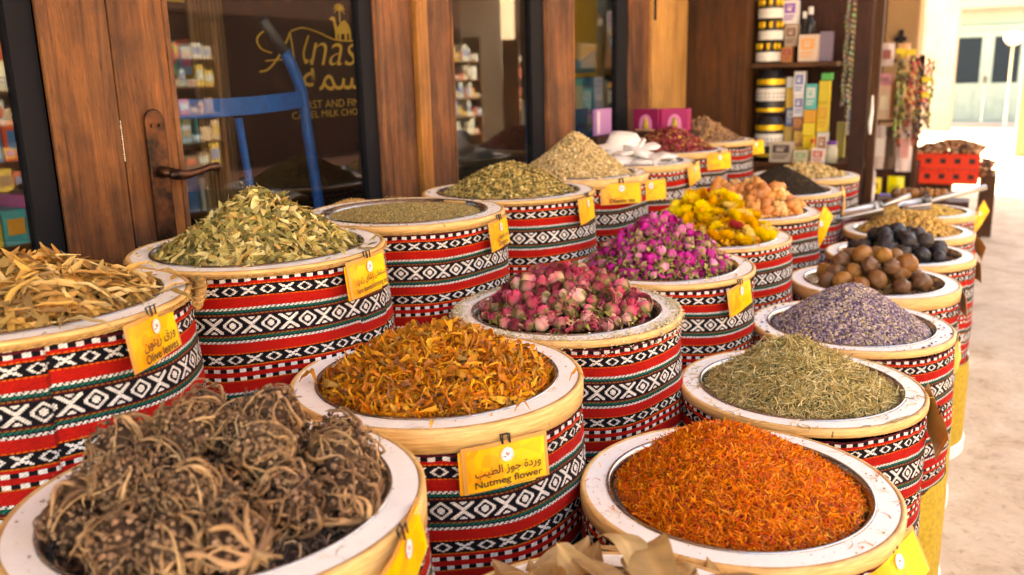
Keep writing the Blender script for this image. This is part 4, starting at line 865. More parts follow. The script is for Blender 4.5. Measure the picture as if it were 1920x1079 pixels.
# alum slabs
def slab(seed):
    r = np.random.default_rng(seed + 40); bm = bmesh.new(); bmesh.ops.create_icosphere(bm, subdivisions=2, radius=.5); V = np.array([v.co[:] for v in bm.verts]); F = np.array([[v.index for v in f.verts] for f in bm.faces]); bm.free()
    pl = r.normal(0, 1, (9, 3)); pl /= np.linalg.norm(pl, axis=1)[:, None]
    for p_ in pl: k = V @ p_ - r.uniform(.22, .40); V = V - np.clip(k, 0, None)[:, None] * p_
    V = V * (1.15, .85, .34) + r.normal(0, .016, V.shape); return npmesh('alum_slab', V, F, np.ones((len(V), 3)) * .8, MT['crystal'])
sl_ = [slab(k) for k in range(4)]
hfA = mound(.02, p=1.5, seed=29, rough=.003)
heap('alum_chips', 'small white chips under the crystal slabs', 'alum', hfA, [T_blob(.5, .4, .2, .25, 1, k) for k in range(3)], 700, (.012, .03), [(.80, .74, .70), (.74, .68, .62)], tilt=.5, sink=.006, seed=41, crumbs=8)
sprinkle('alum_slab', 'alum', sl_, [(-.10, .02, .0), (.02, .07, .0), (.10, -.03, .0), (-.02, -.10, .0), (.12, .08, .01), (-.12, -.08, .0), (-.04, .02, .035), (.05, -.01, .035), (.0, -.05, .03), (.09, -.11, 0), (-.09, .10, .0), (.03, .03, .055), (-.07, -.04, .05), (.07, .05, .05), (.0, .12, .02), (-.15, .0, .01), (.14, .0, .02), (.02, -.14, .01)], (.09, .145), 'flat milky white crystal slab lying behind the tan powder', 'crystal', 'white crystal slabs in one barrel', seed=11, tilt=.25)
o = link('alum_slab', sl_[1], None, (BAR['alum'][0] - .01, BAR['alum'][1] + .0, ZB + .045), (R_(62), R_(12), .4), .18); tag(o, 'milky white crystal slab standing upright above the others', 'crystal')
# bay leaves
def bay(seed, w_):
    V, F = [], []; r = np.random.default_rng(seed); n_, m_ = 14, 7; cu, tw = r.uniform(-.35, .35), r.uniform(-.5, .5); fo = r.uniform(.1, .35); C = []
    for i in range(n_):
        t = i / (n_ - 1); ww = w_ * .5 * math.sin(PI * min(max(t * .96 + .02, .02), .98)) ** .8
        for j in range(m_):
            s = 2 * j / (m_ - 1) - 1; z = cu * (4 * t * (1 - t)) + abs(s) * ww * fo + .005 * math.sin(t * 40 + 3 * abs(s)) * abs(s) + .03 * math.sin(5 * t + 3 * s + seed)
            a = tw * (t - .5); V.append((t - .5, s * ww * math.cos(a), z + s * ww * math.sin(a))); C.append(np.array((.60, .40, .17)) * (1.25 if j == m_ // 2 else 1 - .16 * ((i + abs(j - 3)) % 3 == 0)) * (1 - .12 * r.uniform()))
    for i in range(n_ - 1):
        for j in range(m_ - 1): a = i * m_ + j; F.append((a, a + 1, a + m_ + 1, a + m_))
    return npmesh('bay_leaf', np.array(V), np.array(F), np.clip(np.array(C), 0, 1), MT['petal'], True)
bays = [bay(k, .30 + .05 * k) for k in range(5)]
hfY = mound(.075, p=1.6, seed=33, rough=.008, base=.0)
sprinkle('bay_leaf', 'bay', bays, spots(70, .23, .014, hfY, 18, 1, .004) + spots(30, .2, .024, hfY, 19, 1, .016), (.09, .15), 'large dry tan bay leaf in the heap at the bottom edge', 'dried leaf', 'large dry bay leaves', seed=12, tilt=.42)
# curled root balls
def rootball(seed):
    r = np.random.default_rng(seed); VS, FS, CS = [], [], []; off = 0
    bl = T_blob(.5, .5, .5, .16, 1, 1)
    def addm(V, F, c):
        nonlocal off
        VS.append(np.array(V, float)); FS.append(np.array(F) + off); off += len(V); CS.append(np.tile(np.array(c) * r.uniform(.6, 1.2), (len(V), 1)))
    V, F = T_blob(.30, .30, .28, .12, 2, seed); addm(V, F, (.085, .052, .032))
    for k in range(230):   # beady seed cases
        d = r.normal(0, 1, 3); d /= np.linalg.norm(d); s = r.uniform(.045, .095); c = [(.34, .20, .11), (.22, .135, .08), (.44, .29, .17), (.12, .075, .045), (.28, .17, .10)][r.integers(0, 5)]
        addm(bl[0] * s * (1, 1, r.uniform(.6, 1.2)) + d * r.uniform(.25, .40), bl[1], c)
    def tubeq(pts, rad, c, n_=5):
        a = MB(); a.tube(pts, rad, n_, caps=False); V = np.array(a.v); V = V + r.normal(0, .0065, V.shape); F = [t_ for f in a.f for t_ in ((f[0], f[1], f[2]), (f[0], f[2], f[3]))]; addm(V, F, c)
    tones = [(.50, .31, .15), (.36, .22, .11), (.62, .41, .20), (.22, .13, .07), (.42, .26, .13)]
    nb = 20
    for k in range(nb):
        a = 2 * PI * k / nb + r.uniform(-.35, .35); wd = r.uniform(.40, .56); end = r.uniform(1.7, 3.2); sw = r.uniform(-.9, .9); pts = []; rad = []; th = r.uniform(.010, .030) if k % 4 else r.uniform(.034, .046); w1, w2, q1, q2 = r.uniform(.02, .07), r.uniform(.02, .09), r.uniform(5, 13), r.uniform(0, 6.28)
        for i in range(15):
            t = i / 14; q = t * end; rr_ = wd * math.sin(min(q, PI)) * (1 - .2 * t) + .05 + w1 * math.sin(q1 * t + q2); z = -.38 * math.cos(q) + w2 * math.sin(q1 * .7 * t + k); aa = a + sw * t * t + .16 * math.sin(q1 * t + k)
            pts.append((rr_ * math.cos(aa), rr_ * math.sin(aa), z)); rad.append(th * (1.2 - 1.0 * t) * r.uniform(.75, 1.3) + .002)
        tubeq(pts, rad, tones[r.integers(0, 5)])
        for q in range(2):   # forks that curl on their own
            i0 = int(r.integers(3, 13)); p = np.array(pts[i0]); d = r.normal(0, 1, 3); d -= p * (d @ p) / (p @ p); d /= np.linalg.norm(d); e_ = np.cross(d, p / np.linalg.norm(p)); L0 = r.uniform(.05, .17); cu = r.uniform(-1.6, 1.6)
            pp = [tuple(p + d * L0 * s_ + e_ * L0 * cu * s_ * s_ * .5 + p * (.35 * L0 * math.sin(3 * s_) - .1 * s_)) for s_ in (0, .4, .8, 1.2, 1.6)]
            tubeq(pp, [rad[i0] * .7, rad[i0] * .6, rad[i0] * .45, rad[i0] * .3, .003], tones[r.integers(0, 5)], 4)
    for k in range(9):  # hair fine loose fibres
        d = r.normal(0, 1, 3); d /= np.linalg.norm(d); p = d * r.uniform(.36, .48); e1 = np.cross(d, r.normal(0, 1, 3)); e1 /= np.linalg.norm(e1); e2 = np.cross(d, e1); R0 = r.uniform(.05, .2)
        tubeq([tuple(p + e1 * R0 * math.cos(q) + e2 * R0 * math.sin(q) * r.uniform(.7, 1) + d * .05 * math.sin(2 * q)) for q in np.linspace(0, r.uniform(1.5, 4), 8)], .007, tones[r.integers(0, 5)], 3)
    tubeq([(0, 0, -.38), (.02, .01, -.5), (.07, .0, -.62), (.03, .05, -.80)], [.06, .045, .03, .012], (.55, .37, .18), 6)
    return npmesh('root_ball', np.vstack(VS), np.vstack(FS), np.clip(np.vstack(CS), 0, 1), MT['root'], True)
RB = [rootball(k) for k in range(5)]
hfT = mound(.068, p=1.4, seed=34, rough=.010, base=-.014, cx=-.01, cy=.03)
heap('root_fragments', 'dark broken root bits under the curled root balls', 'roots', mound(.058, p=1.4, seed=34, rough=.010, base=-.018), [T_strand(.06, 1.5, 6, k) for k in range(4)], 2200, (.02, .05), [(.32, .20, .12), (.18, .11, .075), (.46, .31, .18), (.09, .06, .05)], tilt=.8, depth=.010, mtl='root', under=(.03, .02, .016), sink=.006, seed=35, R=.188, crumbs=6)
rr = random.Random(4); X, Y, Z = BAR['roots']
for (x, y, z) in spots(30, .168, .0285, hfT, 21, 1, .022) + spots(9, .12, .040, hfT, 22, 1, .050):
    o = link('root_ball', rr.choice(RB), None, (X + x, Y + y, Z + z), (rr.gauss(0, .8), rr.gauss(0, .8), rr.uniform(0, 6.28)), rr.uniform(.068, .096))
    tag(o, 'curled dry root ball, tan branches round a dark core, in the lower left barrel', 'root ball', 'curled root balls in one barrel')

# ------------------------------------------------------------------ price cards
CW, CH = .130, .062
def card(at, ang, label, ar=None, en=None, yaw=None, roll=0, dz=-.052, lean=7, dbl=False, r0=.262, s=1.0, clip=True, arw=.8, enw=.8):
    x, y, z = BAR[at]; a = R_(ang); yw = R_(ang if yaw is None else yaw)
    t = thing('price_card', (x + r0 * math.cos(a), y + r0 * math.sin(a), z + dz), label, 'price card')
    t.rotation_mode = 'XYZ'
    # local frame: x = across the card, z = up, -y = outward normal
    Mx = Matrix.Rotation(yw + PI / 2, 4, 'Z') @ Matrix.Rotation(R_(-lean), 4, 'X') @ Matrix.Rotation(R_(roll), 4, 'Y')
    t.rotation_euler = Mx.to_euler(); t.scale = (s, s, s)
    w_, h = CW / 2, CH / 2
    def sheet(x0, x1, z0, z1, y0, th, bow=.004, n_=10):
        m_ = MB(); V = []; F = []
        for i in range(n_ + 1):
            u = i / n_; X_ = x0 + (x1 - x0) * u; b_ = bow * (2 * u - 1) ** 2 - .0016 * math.sin(u * 7)
            V += [(X_, y0 + b_, z0), (X_, y0 + b_, z1), (X_, y0 + b_ + th, z0), (X_, y0 + b_ + th, z1)]
        for i in range(n_):
            q = 4 * i; F += [(q, q + 1, q + 5, q + 4), (q + 2, q + 6, q + 7, q + 3), (q + 1, q + 3, q + 7, q + 5), (q, q + 4, q + 6, q + 2)]
        F += [(0, 2, 3, 1), (4 * n_, 4 * n_ + 1, 4 * n_ + 3, 4 * n_ + 2)]
        return m_.add(V, F)
    sheet(-w_, w_, -h, h, 0, .0007).build('card_sheet', MT['card'], t)
    sheet(-w_ - .006, w_ + .006, -h - .002, h + .006, .0012, .0004).build('sleeve', MT['sleeve'], t)
    if dbl: sheet(-w_ - .010, w_ - .016, -h - .004, h - .002, .004, .0006).build('second_card', MT['card'], t, rot=(0, R_(1.5), 0))
    e = MB(); e.add([(.0125 * math.cos(q), -.0026, .0125 * math.sin(q)) for q in np.linspace(0, 2 * PI, 24, False)], [tuple(range(24))]); em = e.build('emblem_disc', MT['white'], t, loc=(0, 0, .0165)); em.scale = (.84, 1, .84)
    e = MB()
    for (a0, a1) in ((-1.9, .6), (1.2, 3.7)):
        q = np.linspace(a0, a1, 12); P = [(.0108 * math.cos(k), -.0002, .0108 * math.sin(k)) for k in q] + [(.0100 * math.cos(k), -.0002, .0100 * math.sin(k)) for k in q[::-1]]; e.add(P, [tuple(range(24))])
    for (bx, bz, dx, dz_, ww) in ((-.001, -.0045, -.0075, .0015, .0016), (.0005, -.0045, .0045, .0095, .0013)):
        nx_, nz_ = -dz_, dx; k = ww / math.hypot(nx_, nz_); e.add([(bx, -.0002, bz), (bx + dx * .5 + nx_ * k, -.0002, bz + dz_ * .5 + nz_ * k), (bx + dx, -.0002, bz + dz_), (bx + dx * .5 - nx_ * k, -.0002, bz + dz_ * .5 - nz_ * k)], [(0, 1, 2, 3)])
    e.cur = 1; e.add([(-.001, -.0002, -.003), (-.0035, -.0002, .002), (-.001, -.0002, .006), (.0014, -.0002, .001)], [(0, 1, 2, 3)])
    e.build('emblem_leaves', [MT['purple'], MT['orange_ink']], em, loc=(0, -.0028, 0))
    if ar: text(shape_ar(ar), CW * arw, .017, MT['ink'], t, (0, -.0032, -.0045), (PI / 2, 0, 0), 'arabic_lettering', bold=.014)
    if en: text(en, CW * enw, .0135, MT['ink'], t, (0, -.0032, -.0215), (PI / 2, 0, 0), 'english_lettering', bold=.015)
    if clip:
        c_ = MB(); c_.tube([(-.006, -.003, h + .002), (-.006, -.003, h + .016), (.006, -.003, h + .016), (.006, -.003, h + .002)], .0014, 6); c_.tube([(-.006, .002, h + .002), (-.006, .004, h + .015), (.006, .004, h + .015), (.006, .002, h + .002)], .0014, 6)
        c_.build('clip', MT['iron'], t)
    return t
card('mace', -34, 'yellow price card reading Nutmeg flower, below the curled orange mace', 'وردة جوز الطيب', 'Nutmeg flower', dbl=True, dz=-.062, enw=.86, arw=.84)
card('olive', 8, 'yellow price card reading Olive leaves on the leftmost barrel', 'ورق زيتون', 'Olive leaves', dz=-.036, arw=.72, enw=.74, yaw=24)
card('senna', 4, 'yellow price card reading Sena leaves (slimming tea)', 'سنامكى (شاي رژيم)', 'Sena leaves(slimming tea)', dbl=True, dz=-.040, arw=.84, enw=.92, yaw=9)
card('oregano', 6, 'yellow price card reading Oregano, beside the green powder fill', 'مردقوش', 'Oregano', dz=-.046, arw=.6, enw=.55, yaw=12)
card('green', -4, 'yellow price card, writing blurred, on the coarse green herb barrel', None, None, dz=-.040, yaw=8)
card('sage', -30, 'wide yellow price card, blurred lettering, in front of the tan powder cone', None, 'Dibaetic tea', dz=-.046, yaw=-44, enw=.66)
card('sage', 12, 'smaller looking yellow card just behind the wide blurred one', None, None, dz=-.058, yaw=-30, clip=False)
card('alum', 2, 'blurred yellow price card below the white crystal slabs', dz=-.042, yaw=0, roll=-6)
card('petals', -18, 'blurred yellow price card below the dark red petal mix', dz=-.040, yaw=-28)
card('brown', 14, 'blurred yellow price card on the farthest back row barrel', dz=-.040, yaw=-22)
card('buds', -20, 'slanted yellow price card on the magenta rosebud barrel', None, None, dz=-.045, yaw=-8, roll=-4)
card('resin', 8, 'yellow price card tipped on its corner beside the orange resin', dz=-.050, yaw=-25, roll=-48)
card('seeds', 8, 'yellow price card seen nearly edge on beside the black seeds', dz=-.050, yaw=2, roll=-55)
card('roots', 6, 'torn yellow price card hanging at the right of the root ball barrel', dz=-.035, yaw=18, roll=-8)
card('orange', -14, 'yellow price card at bottom right on the safflower barrel', dz=-.050, yaw=-22, lean=24, roll=-8)
card('rosemary', 6, 'brown backed price card turned edge on beside the rosemary', dz=-.050, yaw=26, roll=-30, lean=-4)
card('lavender', 10, 'yellow price card on the lavender barrel at the street edge', dz=-.062, yaw=-4)
card('lemon', 8, 'orange tinted price card on the tan lime barrel at the street edge', dz=-.060, yaw=12)
card('black', 18, 'price card on the black lime barrel, seen nearly edge on', dz=-.060, yaw=20)
card('nuts', -6, 'bright yellow price card tipped on its corner at the far right barrel', dz=-.010, yaw=-30, roll=-38)
card('fruit', 14, 'brown backed price card on the golden fruit barrel', dz=-.050, yaw=30, roll=-30)

# ------------------------------------------------------------------ the open shop corner behind the barrels
t = thing('closet_panel', (-1.62, 5.0, 0), 'tall brown wooden panel between the pale post and the open shelves', 'panel')
a = MB(); a.box(0, .355, 0, .03, 0, 2.6).build('panel_board', MT['panel_wood'], t)
a = MB(); a.box(.335, .357, -.006, 1.2, 0, 2.6).build('edge_trim', MT['panel_wood'], t)
t = thing('open_shelf', (-1.26, 5.05, 0), 'dark open shelf unit crowded with bottles, jars and boxes', 'shelf')
a = MB(); a.box(0, .62, .55, .57, 0, 2.6); a.build('back_board', MT['dark_wood'], t)
a = MB(); a.box(.0, .46, .06, .55, 1.375, 1.40).build('shelf_board', MT['shelf_wood'], t)
a = MB(); a.box(-.0, .62, .06, .55, .82, .85); a.build('shelf_board', MT['shelf_wood'], t)
a = MB(); a.box(.0, .62, .02, .05, 0, .83); a.build('front_board', MT['panel_wood'], t)
def bottle(x, y, z, r, h, label, glassc, cap, capc, lab=None, group=None, name='bottle', neck=.35, sq=False):
    t = thing(name, (x, y, z), label, name.replace('_', ' '), group)
    n = 4 if sq else 28; k = 1.35 if sq else 1
    a = MB(); a.lathe([(0, 0), (r * k, .0), (r * k, h * .62), (r * k * .9, h * .68), (r * neck, h * .76), (r * neck, h * .86)], n, col=glassc); a.build('bottle_body', MT['goods'], t, colors=True, rot=(0, 0, PI / 4 + .2 if sq else 0), smooth=not sq)
    a = MB(); a.lathe([(r * (neck + .12), h * .84), (r * (neck + .12), h * .985), (r * neck, h), (0, h)], 24, col=capc); a.build('cap', MT['gold'] if cap == 'gold' else MT['goods'], t, colors=cap != 'gold', smooth=False)
    if lab:
        a = MB(); q = [(r * 1.015, h * .14), (r * 1.015, h * .48)] if not sq else [(r * k * 1.02, h * .14), (r * k * 1.02, h * .48)]
        vs = []; m = 16
        if sq: a.lathe(q, 4, col=lab); a.build('paper_label', MT['goods'], t, colors=True, rot=(0, 0, PI / 4 + .2))
        else:
            for i in range(m + 1):
                w_ = -PI / 2 + (-1.25 + 2.5 * i / m)
                for (rr2, z2) in q: vs.append((rr2 * math.cos(w_), rr2 * math.sin(w_), z2))
            a.add(vs, [(2 * i, 2 * i + 2, 2 * i + 3, 2 * i + 1) for i in range(m)], col=lab); l_ = a.build('paper_label', MT['goods'], t, colors=True)
            a = MB()
            for rw in range(3):
                for i in range(7):
                    w_ = -PI / 2 - .9 + i * .27; z2 = h * (.42 - .09 * rw); w2 = w_ + .17; a.add([(r * 1.03 * math.cos(w_), r * 1.03 * math.sin(w_), z2), (r * 1.03 * math.cos(w2), r * 1.03 * math.sin(w2), z2), (r * 1.03 * math.cos(w2), r * 1.03 * math.sin(w2), z2 - h * .035), (r * 1.03 * math.cos(w_), r * 1.03 * math.sin(w_), z2 - h * .035)], [(0, 1, 2, 3)], col=(.2, .18, .16))
            a.build('label_print', MT['goods'], l_, colors=True)
    return t
def pbox(x, y, z, w_, d, h, label, c, c2=None, rz=0, name='box', group=None, round_=False):
    t = thing(name, (x, y, z), label, 'box' if name == 'box' else name.replace('_', ' '), group, rz)
    a = MB(); a.box(-w_ / 2, w_ / 2, 0, d, 0, h, col=c); a.build('carton_body', MT['goods'], t, colors=True, bevel=.002)
    if c2:
        a = MB(); a.box(-w_ * .36, w_ * .36, -.0015, -.0005, h * .45, h * .85, col=c2); a.box(-w_ * .36, w_ * .2, -.0015, -.0005, h * .18, h * .24, col=c2); a.box(-w_ * .36, w_ * .3, -.0015, -.0005, h * .30, h * .36, col=c2); a.box(-w_ * .2, w_ * .12, -.003, -.0018, h * .55, h * .66, col=c); a.box(-w_ * .2, w_ * .2, -.003, -.0018, h * .71, h * .75, col=c); a.build('front_print', MT['goods'], t, colors=True)
    return t
BK, GD, WH = (.015, .014, .016), (.9, .55, .03), (.78, .74, .66)
zs_ = 1.402
# upper shelf: stacks of white and black gold trimmed jars
for i, (x, z, h, lb) in enumerate([(-1.185, zs_, .115, 'lower'), (-1.175, zs_ + .116, .115, 'middle'), (-1.18, zs_ + .232, .12, 'top')]):
    t = thing('honey_jar', (x, 5.18, z), 'black jar with gold caps and white label, %s of the stack on the upper shelf' % lb, 'jar')
    a = MB(); a.lathe([(0, 0), (.066, 0), (.068, .006), (.068, h * .60), (.060, h * .66), (.05, h * .68), (.05, h * .97), (0, h * .97)], 32, col=BK).build('jar_body', MT['goods'], t, colors=True, smooth=False)
    a = MB(); a.lathe([(.0695, .008), (.0695, h * .5)], 32, col=WH).build('paper_label', MT['goods'], t, colors=True)
    a = MB()
    for k in range(9):
        q = 2 * PI * k / 9; a.tube([(.058 * math.cos(q), .058 * math.sin(q), h * .60), (.058 * math.cos(q), .058 * math.sin(q), h * .93)], .011, 8)
    a.build('gold_caps', MT['gold'], t, smooth=True)
pbox(-1.085, 5.2, zs_, .06, .06, .085, 'small orange box right of the white labelled jars, upper shelf', (.55, .22, .05), (.35, .04, .06))
pbox(-1.08, 5.26, zs_ + .087, .07, .08, .12, 'small cream box with dark print standing on the orange box', (.60, .45, .32), (.25, .12, .08))
pbox(-1.09, 5.25, zs_ + .21, .08, .08, .13, 'white and purple tub high on the upper shelf', (.80, .76, .74), (.30, .08, .5))
pbox(-.965, 5.15, zs_, .10, .09, .145, 'cream and orange box with purple side, front of the upper shelf', (.72, .55, .42), (.82, .40, .12))
pbox(-.885, 5.22, zs_, .06, .1, .16, 'dull purple grey box at the right end of the upper shelf', (.22, .16, .24))
bottle(-.985, 5.30, zs_ + .04, .030, .26, 'dark bottle with shiny silver cap behind the cream box', BK, 'col', (.85, .83, .8))
bottle(-1.03, 5.36, zs_ + .04, .026, .24, 'second dark bottle with silver cap at the back of the upper shelf', BK, 'col', (.85, .83, .8))
zl = .852
# lower shelf
for i, (z, lb) in enumerate([(zl + .01, 'lower'), (zl + .265, 'upper')]):
    t = thing('large_jar', (-1.165, 5.2, z), 'big black jar with gold band and cream label, %s of two behind the brown heap' % lb, 'jar')
    a = MB(); a.lathe([(0, 0), (.076, 0), (.079, .01), (.079, .20), (.070, .22), (.06, .245), (0, .245)], 36, col=BK).build('jar_body', MT['goods'], t, colors=True, smooth=False)
    a = MB(); a.lathe([(.0805, .075), (.0805, .145)], 36, col=WH).build('paper_label', MT['goods'], t, colors=True)
    a = MB(); a.lathe([(.081, .015), (.081, .035)], 36).build('gold_band', MT['gold'], t); a = MB(); a.lathe([(.081, .165), (.081, .195)], 36).build('gold_band', MT['gold'], t)
    a = MB()
    for k in range(22):
        for rw in range(2):
            q = 2 * PI * k / 22; a.lathe([(.0, 0), (.004, 0)], 6) if False else a.box(.0815 * math.cos(q) - .004, .0815 * math.cos(q) + .004, .0815 * math.sin(q) - .004, .0815 * math.sin(q) + .004, .09 + rw * .022, .098 + rw * .022, col=(.25, .2, .18))
    a.build('label_print', MT['goods'], t, colors=True)
NTH = ['lowest', 'second lowest', 'middle', 'fourth', 'fifth']
def stackcol(x, y, w_, items, lb):
    z = zl
    for k, (h, c, c2) in enumerate(items):
        pbox(x + random.uniform(-.006, .006), y + random.uniform(0, .02), z + .001, w_, .07, h, 'small %s packet, %s of the shelf column %s' % (cname(c), NTH[k], lb), c, c2, name='packet'); z += h + .002
def cname(c):
    T_ = {'white': (.8, .8, .78), 'yellow': (.85, .6, .03), 'orange': (.8, .35, .04), 'blue': (.1, .2, .55), 'teal': (.1, .55, .5), 'brown': (.3, .12, .06), 'gold': (.7, .45, .1), 'green': (.2, .6, .15), 'cream': (.75, .6, .42), 'red': (.7, .06, .03), 'pink': (.75, .4, .4), 'purple': (.3, .1, .45)}
    return min(T_, key=lambda k: sum((a - b) ** 2 for a, b in zip(T_[k], c)))
stackcol(-1.065, 5.24, .05, [(.10, (.12, .2, .55), WH), (.09, (.6, .4, .1), None), (.10, (.13, .22, .5), WH), (.11, (.80, .5, .08), None), (.06, (.78, .76, .74), None)], 'beside the black jars')
stackcol(-1.005, 5.20, .058, [(.09, (.45, .2, .06), (.9, .6, .1)), (.08, (.5, .26, .1), (.9, .6, .1)), (.07, (.3, .12, .06), (.7, .3, .1)), (.12, (.82, .80, .80), (.2, .2, .5)), (.13, (.84, .82, .84), (.15, .2, .55))], 'second from the jars')
stackcol(-.935, 5.17, .062, [(.07, (.86, .64, .04), None), (.07, (.84, .58, .02), None), (.07, (.85, .66, .05), None), (.07, (.82, .40, .04), None), (.14, (.10, .52, .50), WH)], 'topped by teal')
stackcol(-.872, 5.2, .055, [(.16, (.84, .80, .76), (.5, .2, .1)), (.16, (.84, .62, .05), (.8, .4, .05)), (.12, (.83, .62, .04), None), (.04, (.10, .55, .12), None)], 'at the right end')
pbox(-1.07, 5.09, zl, .13, .06, .115, 'low box with a dark curled picture on cream, in front of the columns', (.62, .52, .38), (.10, .06, .06), name='tin')
pbox(-.955, 5.06, zl - .0, .08, .05, .07, 'cream packet with green print at the shelf front', (.72, .60, .40), (.3, .45, .2), name='packet')
pbox(-.86, 5.04, zl, .07, .05, .085, 'white packet with red print at the shelf front right', (.78, .70, .62), (.7, .12, .06), name='packet')
bottle(-.905, 5.13, zl, .022, .13, 'short bottle with a red cap in front of the yellow packets', (.8, .5, .05), 'col', (.75, .05, .02))
t = bottle(-.80, 5.12, zl, .030, .12, 'short tub with a purple lid beside the glass panel', (.75, .68, .5), 'col', (.22, .05, .4), neck=.8)
# glass side of the shelf with long hanging garlands behind it
t = thing('glass_panel', (-.80, 5.14, .85), 'tall glass side panel at the right end of the open shelves', 'glass panel')
a = MB(); a.box(.05, .17, 0, .006, 0, 1.7).build('glass_pane', MT['glass'], t)
rr = random.Random(5)
for k in range(9):
    x = -.80 + .012 * k + rr.uniform(-.004, .004); y = 5.3 + rr.uniform(-.08, .08); z0 = rr.uniform(1.0, 1.2); a = MB()
    n = 26; c = rr.choice([(.45, .40, .25), (.30, .34, .26), (.60, .56, .40), (.2, .16, .1), (.55, .35, .08)])
    for j in range(n):
        z = z0 + (1.85 - z0) * j / n; r = .006 + .003 * rr.random(); a.lathe([(0, -r * 1.8), (r, -r * .6), (r, r * .6), (0, r * 1.8)], 8, x + .004 * math.sin(j), y, z, col=tuple(q * rr.uniform(.6, 1.2) for q in c))
    o = a.build('bead_garland', MT['goods'], colors=True, smooth=True); tag(o, 'thin beaded garland hanging behind the glass side panel', 'garland', 'garlands behind the glass side panel')
pbox(-.722, 5.2, 1.0, .045, .04, .16, 'slim white packet with blue top hanging behind the glass side', (.70, .66, .58), (.1, .3, .6), name='packet')
pbox(-.775, 5.22, .87, .045, .04, .20, 'slim olive green packet behind the glass side', (.30, .26, .04), None, name='packet')
t = thing('door_post', (-.742, 4.97, 0), 'very dark brown post at the corner of the open shop', 'post')
a = MB(); a.box(.045, .125, 0, .06, 0, 2.6).build('post_body', MT['dark_wood'], t, bevel=.004)
t = thing('door_post', (-.612, 5.0, 0), 'mid brown wooden pole right of the very dark post', 'post')
a = MB(); a.box(.0, .045, 0, .045, 0, 2.6).build('post_body', MT['panel_wood'], t, bevel=.006)
a = MB(); a.tube([(.018, -.012, 1.02), (.016, -.014, 1.08), (.02, -.012, 1.14), (.018, -.013, 1.22)], [.006, .011, .009, .005], 8).build('plastic_wrap', MT['white'], t)
# two pink boxes on the back row
def pinkbox(x, y, rz, lb, c):
    t = thing('incense_box', (x, y, ZB + .055), lb, 'box', rz=rz)
    a = MB(); a.box(0, .13, 0, .07, 0, .105, col=c).build('carton_body', MT['goods'], t, colors=True, bevel=.002)
    a = MB(); pts = [(.065 + .033 * math.cos(q), .035 + .045 * math.sin(q)) for q in np.linspace(0, PI, 12)]; a.poly([(x_, -.0005, z_) for x_, z_ in [(.098, .012)] + pts + [(.032, .012)]], .001, (0, -1, 0), col=(.80, .25, .5)); a.box(.012, .118, -.0015, -.0005, .004, .010, col=(.8, .5, .2)); ar_ = a.build('arch_print', MT['goods'], t, colors=True)
    a = MB(); a.lathe([(.013, .012), (.018, .030), (.010, .045), (.012, .058), (0, .07)], 12, .065, .0015, 0, col=(.50, .36, .03)); a.build('figure_print', MT['goods'], t, colors=True)
pinkbox(-1.545, 4.02, -.10, 'magenta box with arch picture against the post, left of two', (.26, .005, .07)); pinkbox(-1.41, 4.03, .12, 'brighter pink box with arch picture, right of two', (.44, .010, .13))
a = MB(); a.box(-1.58, -1.25, 3.98, 4.14, 0, ZB + .053); o = a.build('box_ledge', MT['dark_wood']); tag(o, 'dark ledge under the two pink boxes', 'ledge')
t = thing('small_sachet', (-1.575, 3.60, ZB + .06), 'small lilac sachet leaning on the glass right of the iron knob', 'sachet')
a = MB(); a.box(0, .02, 0, .17, 0, .115, col=(.45, .22, .48)).build('sachet_body', MT['goods'], t, colors=True, bevel=.003)
a = MB(); a.box(.0205, .022, .01, .03, .01, .105, col=(.8, .7, .66)).build('white_stripe', MT['goods'], t, colors=True)
a = MB(); a.box(-1.58, -1.53, 3.55, 3.85, .2, ZB + .058); o = a.build('sill_block', MT['dark_wood']); tag(o, 'narrow dark ledge the lilac sachet stands on', 'ledge')
# scoops
def scoop(x, y, z, rz, tilt, lb, L_=.20, W_=.085, handle=.20):
    t = thing('metal_scoop', (x, y, z), lb, 'scoop', rz=rz); t.rotation_euler = (R_(8), R_(tilt), rz)
    V, F = [], []; n, m = 12, 13
    for i in range(n + 1):
        u = i / n; ww = W_ * .5 * (1 if u < .75 else math.sqrt(max(0, 1 - ((u - .75) / .25) ** 2)) * .8 + .2); hh = .045 * (1 - .65 * u)
        for j in range(m):
            q = PI * (j / (m - 1)); V.append((-L_ * u, ww * math.cos(q), -hh * math.sin(q) + .002))
    for i in range(n):
        for j in range(m - 1): k = i * m + j; F.append((k, k + 1, k + m + 1, k + m))
    a = MB(); a.add(V, F); o = a.build('scoop_bowl', MT['scoop_steel'], t, smooth=True); s_ = o.modifiers.new('thick', 'SOLIDIFY'); s_.thickness = .0015
    a = MB(); a.lathe([(0, -.001), (.043, 0), (.043, .0015), (0, .002)], 24); o = a.build('scoop_back', MT['steel'], t, rot=(0, PI / 2, 0)); o.scale = (1, 1, 1)
    a = MB(); a.tube([(0, 0, -.008), (.02, 0, -.004), (.04, 0, .0), (handle, 0, .012)], [.008, .010, .0125, .0125], 14).build('handle', MT['scoop_steel'], t, smooth=True)
scoop(-.40, 3.86, .807, R_(20), -14, 'steel scoop lying on the golden fruit heap, bowl towards the left', .22, .10, .12)
scoop(-.24, 4.12, .800, R_(24), -10, 'second steel scoop with long bright handle pointing to the street', .12, .09, .24)
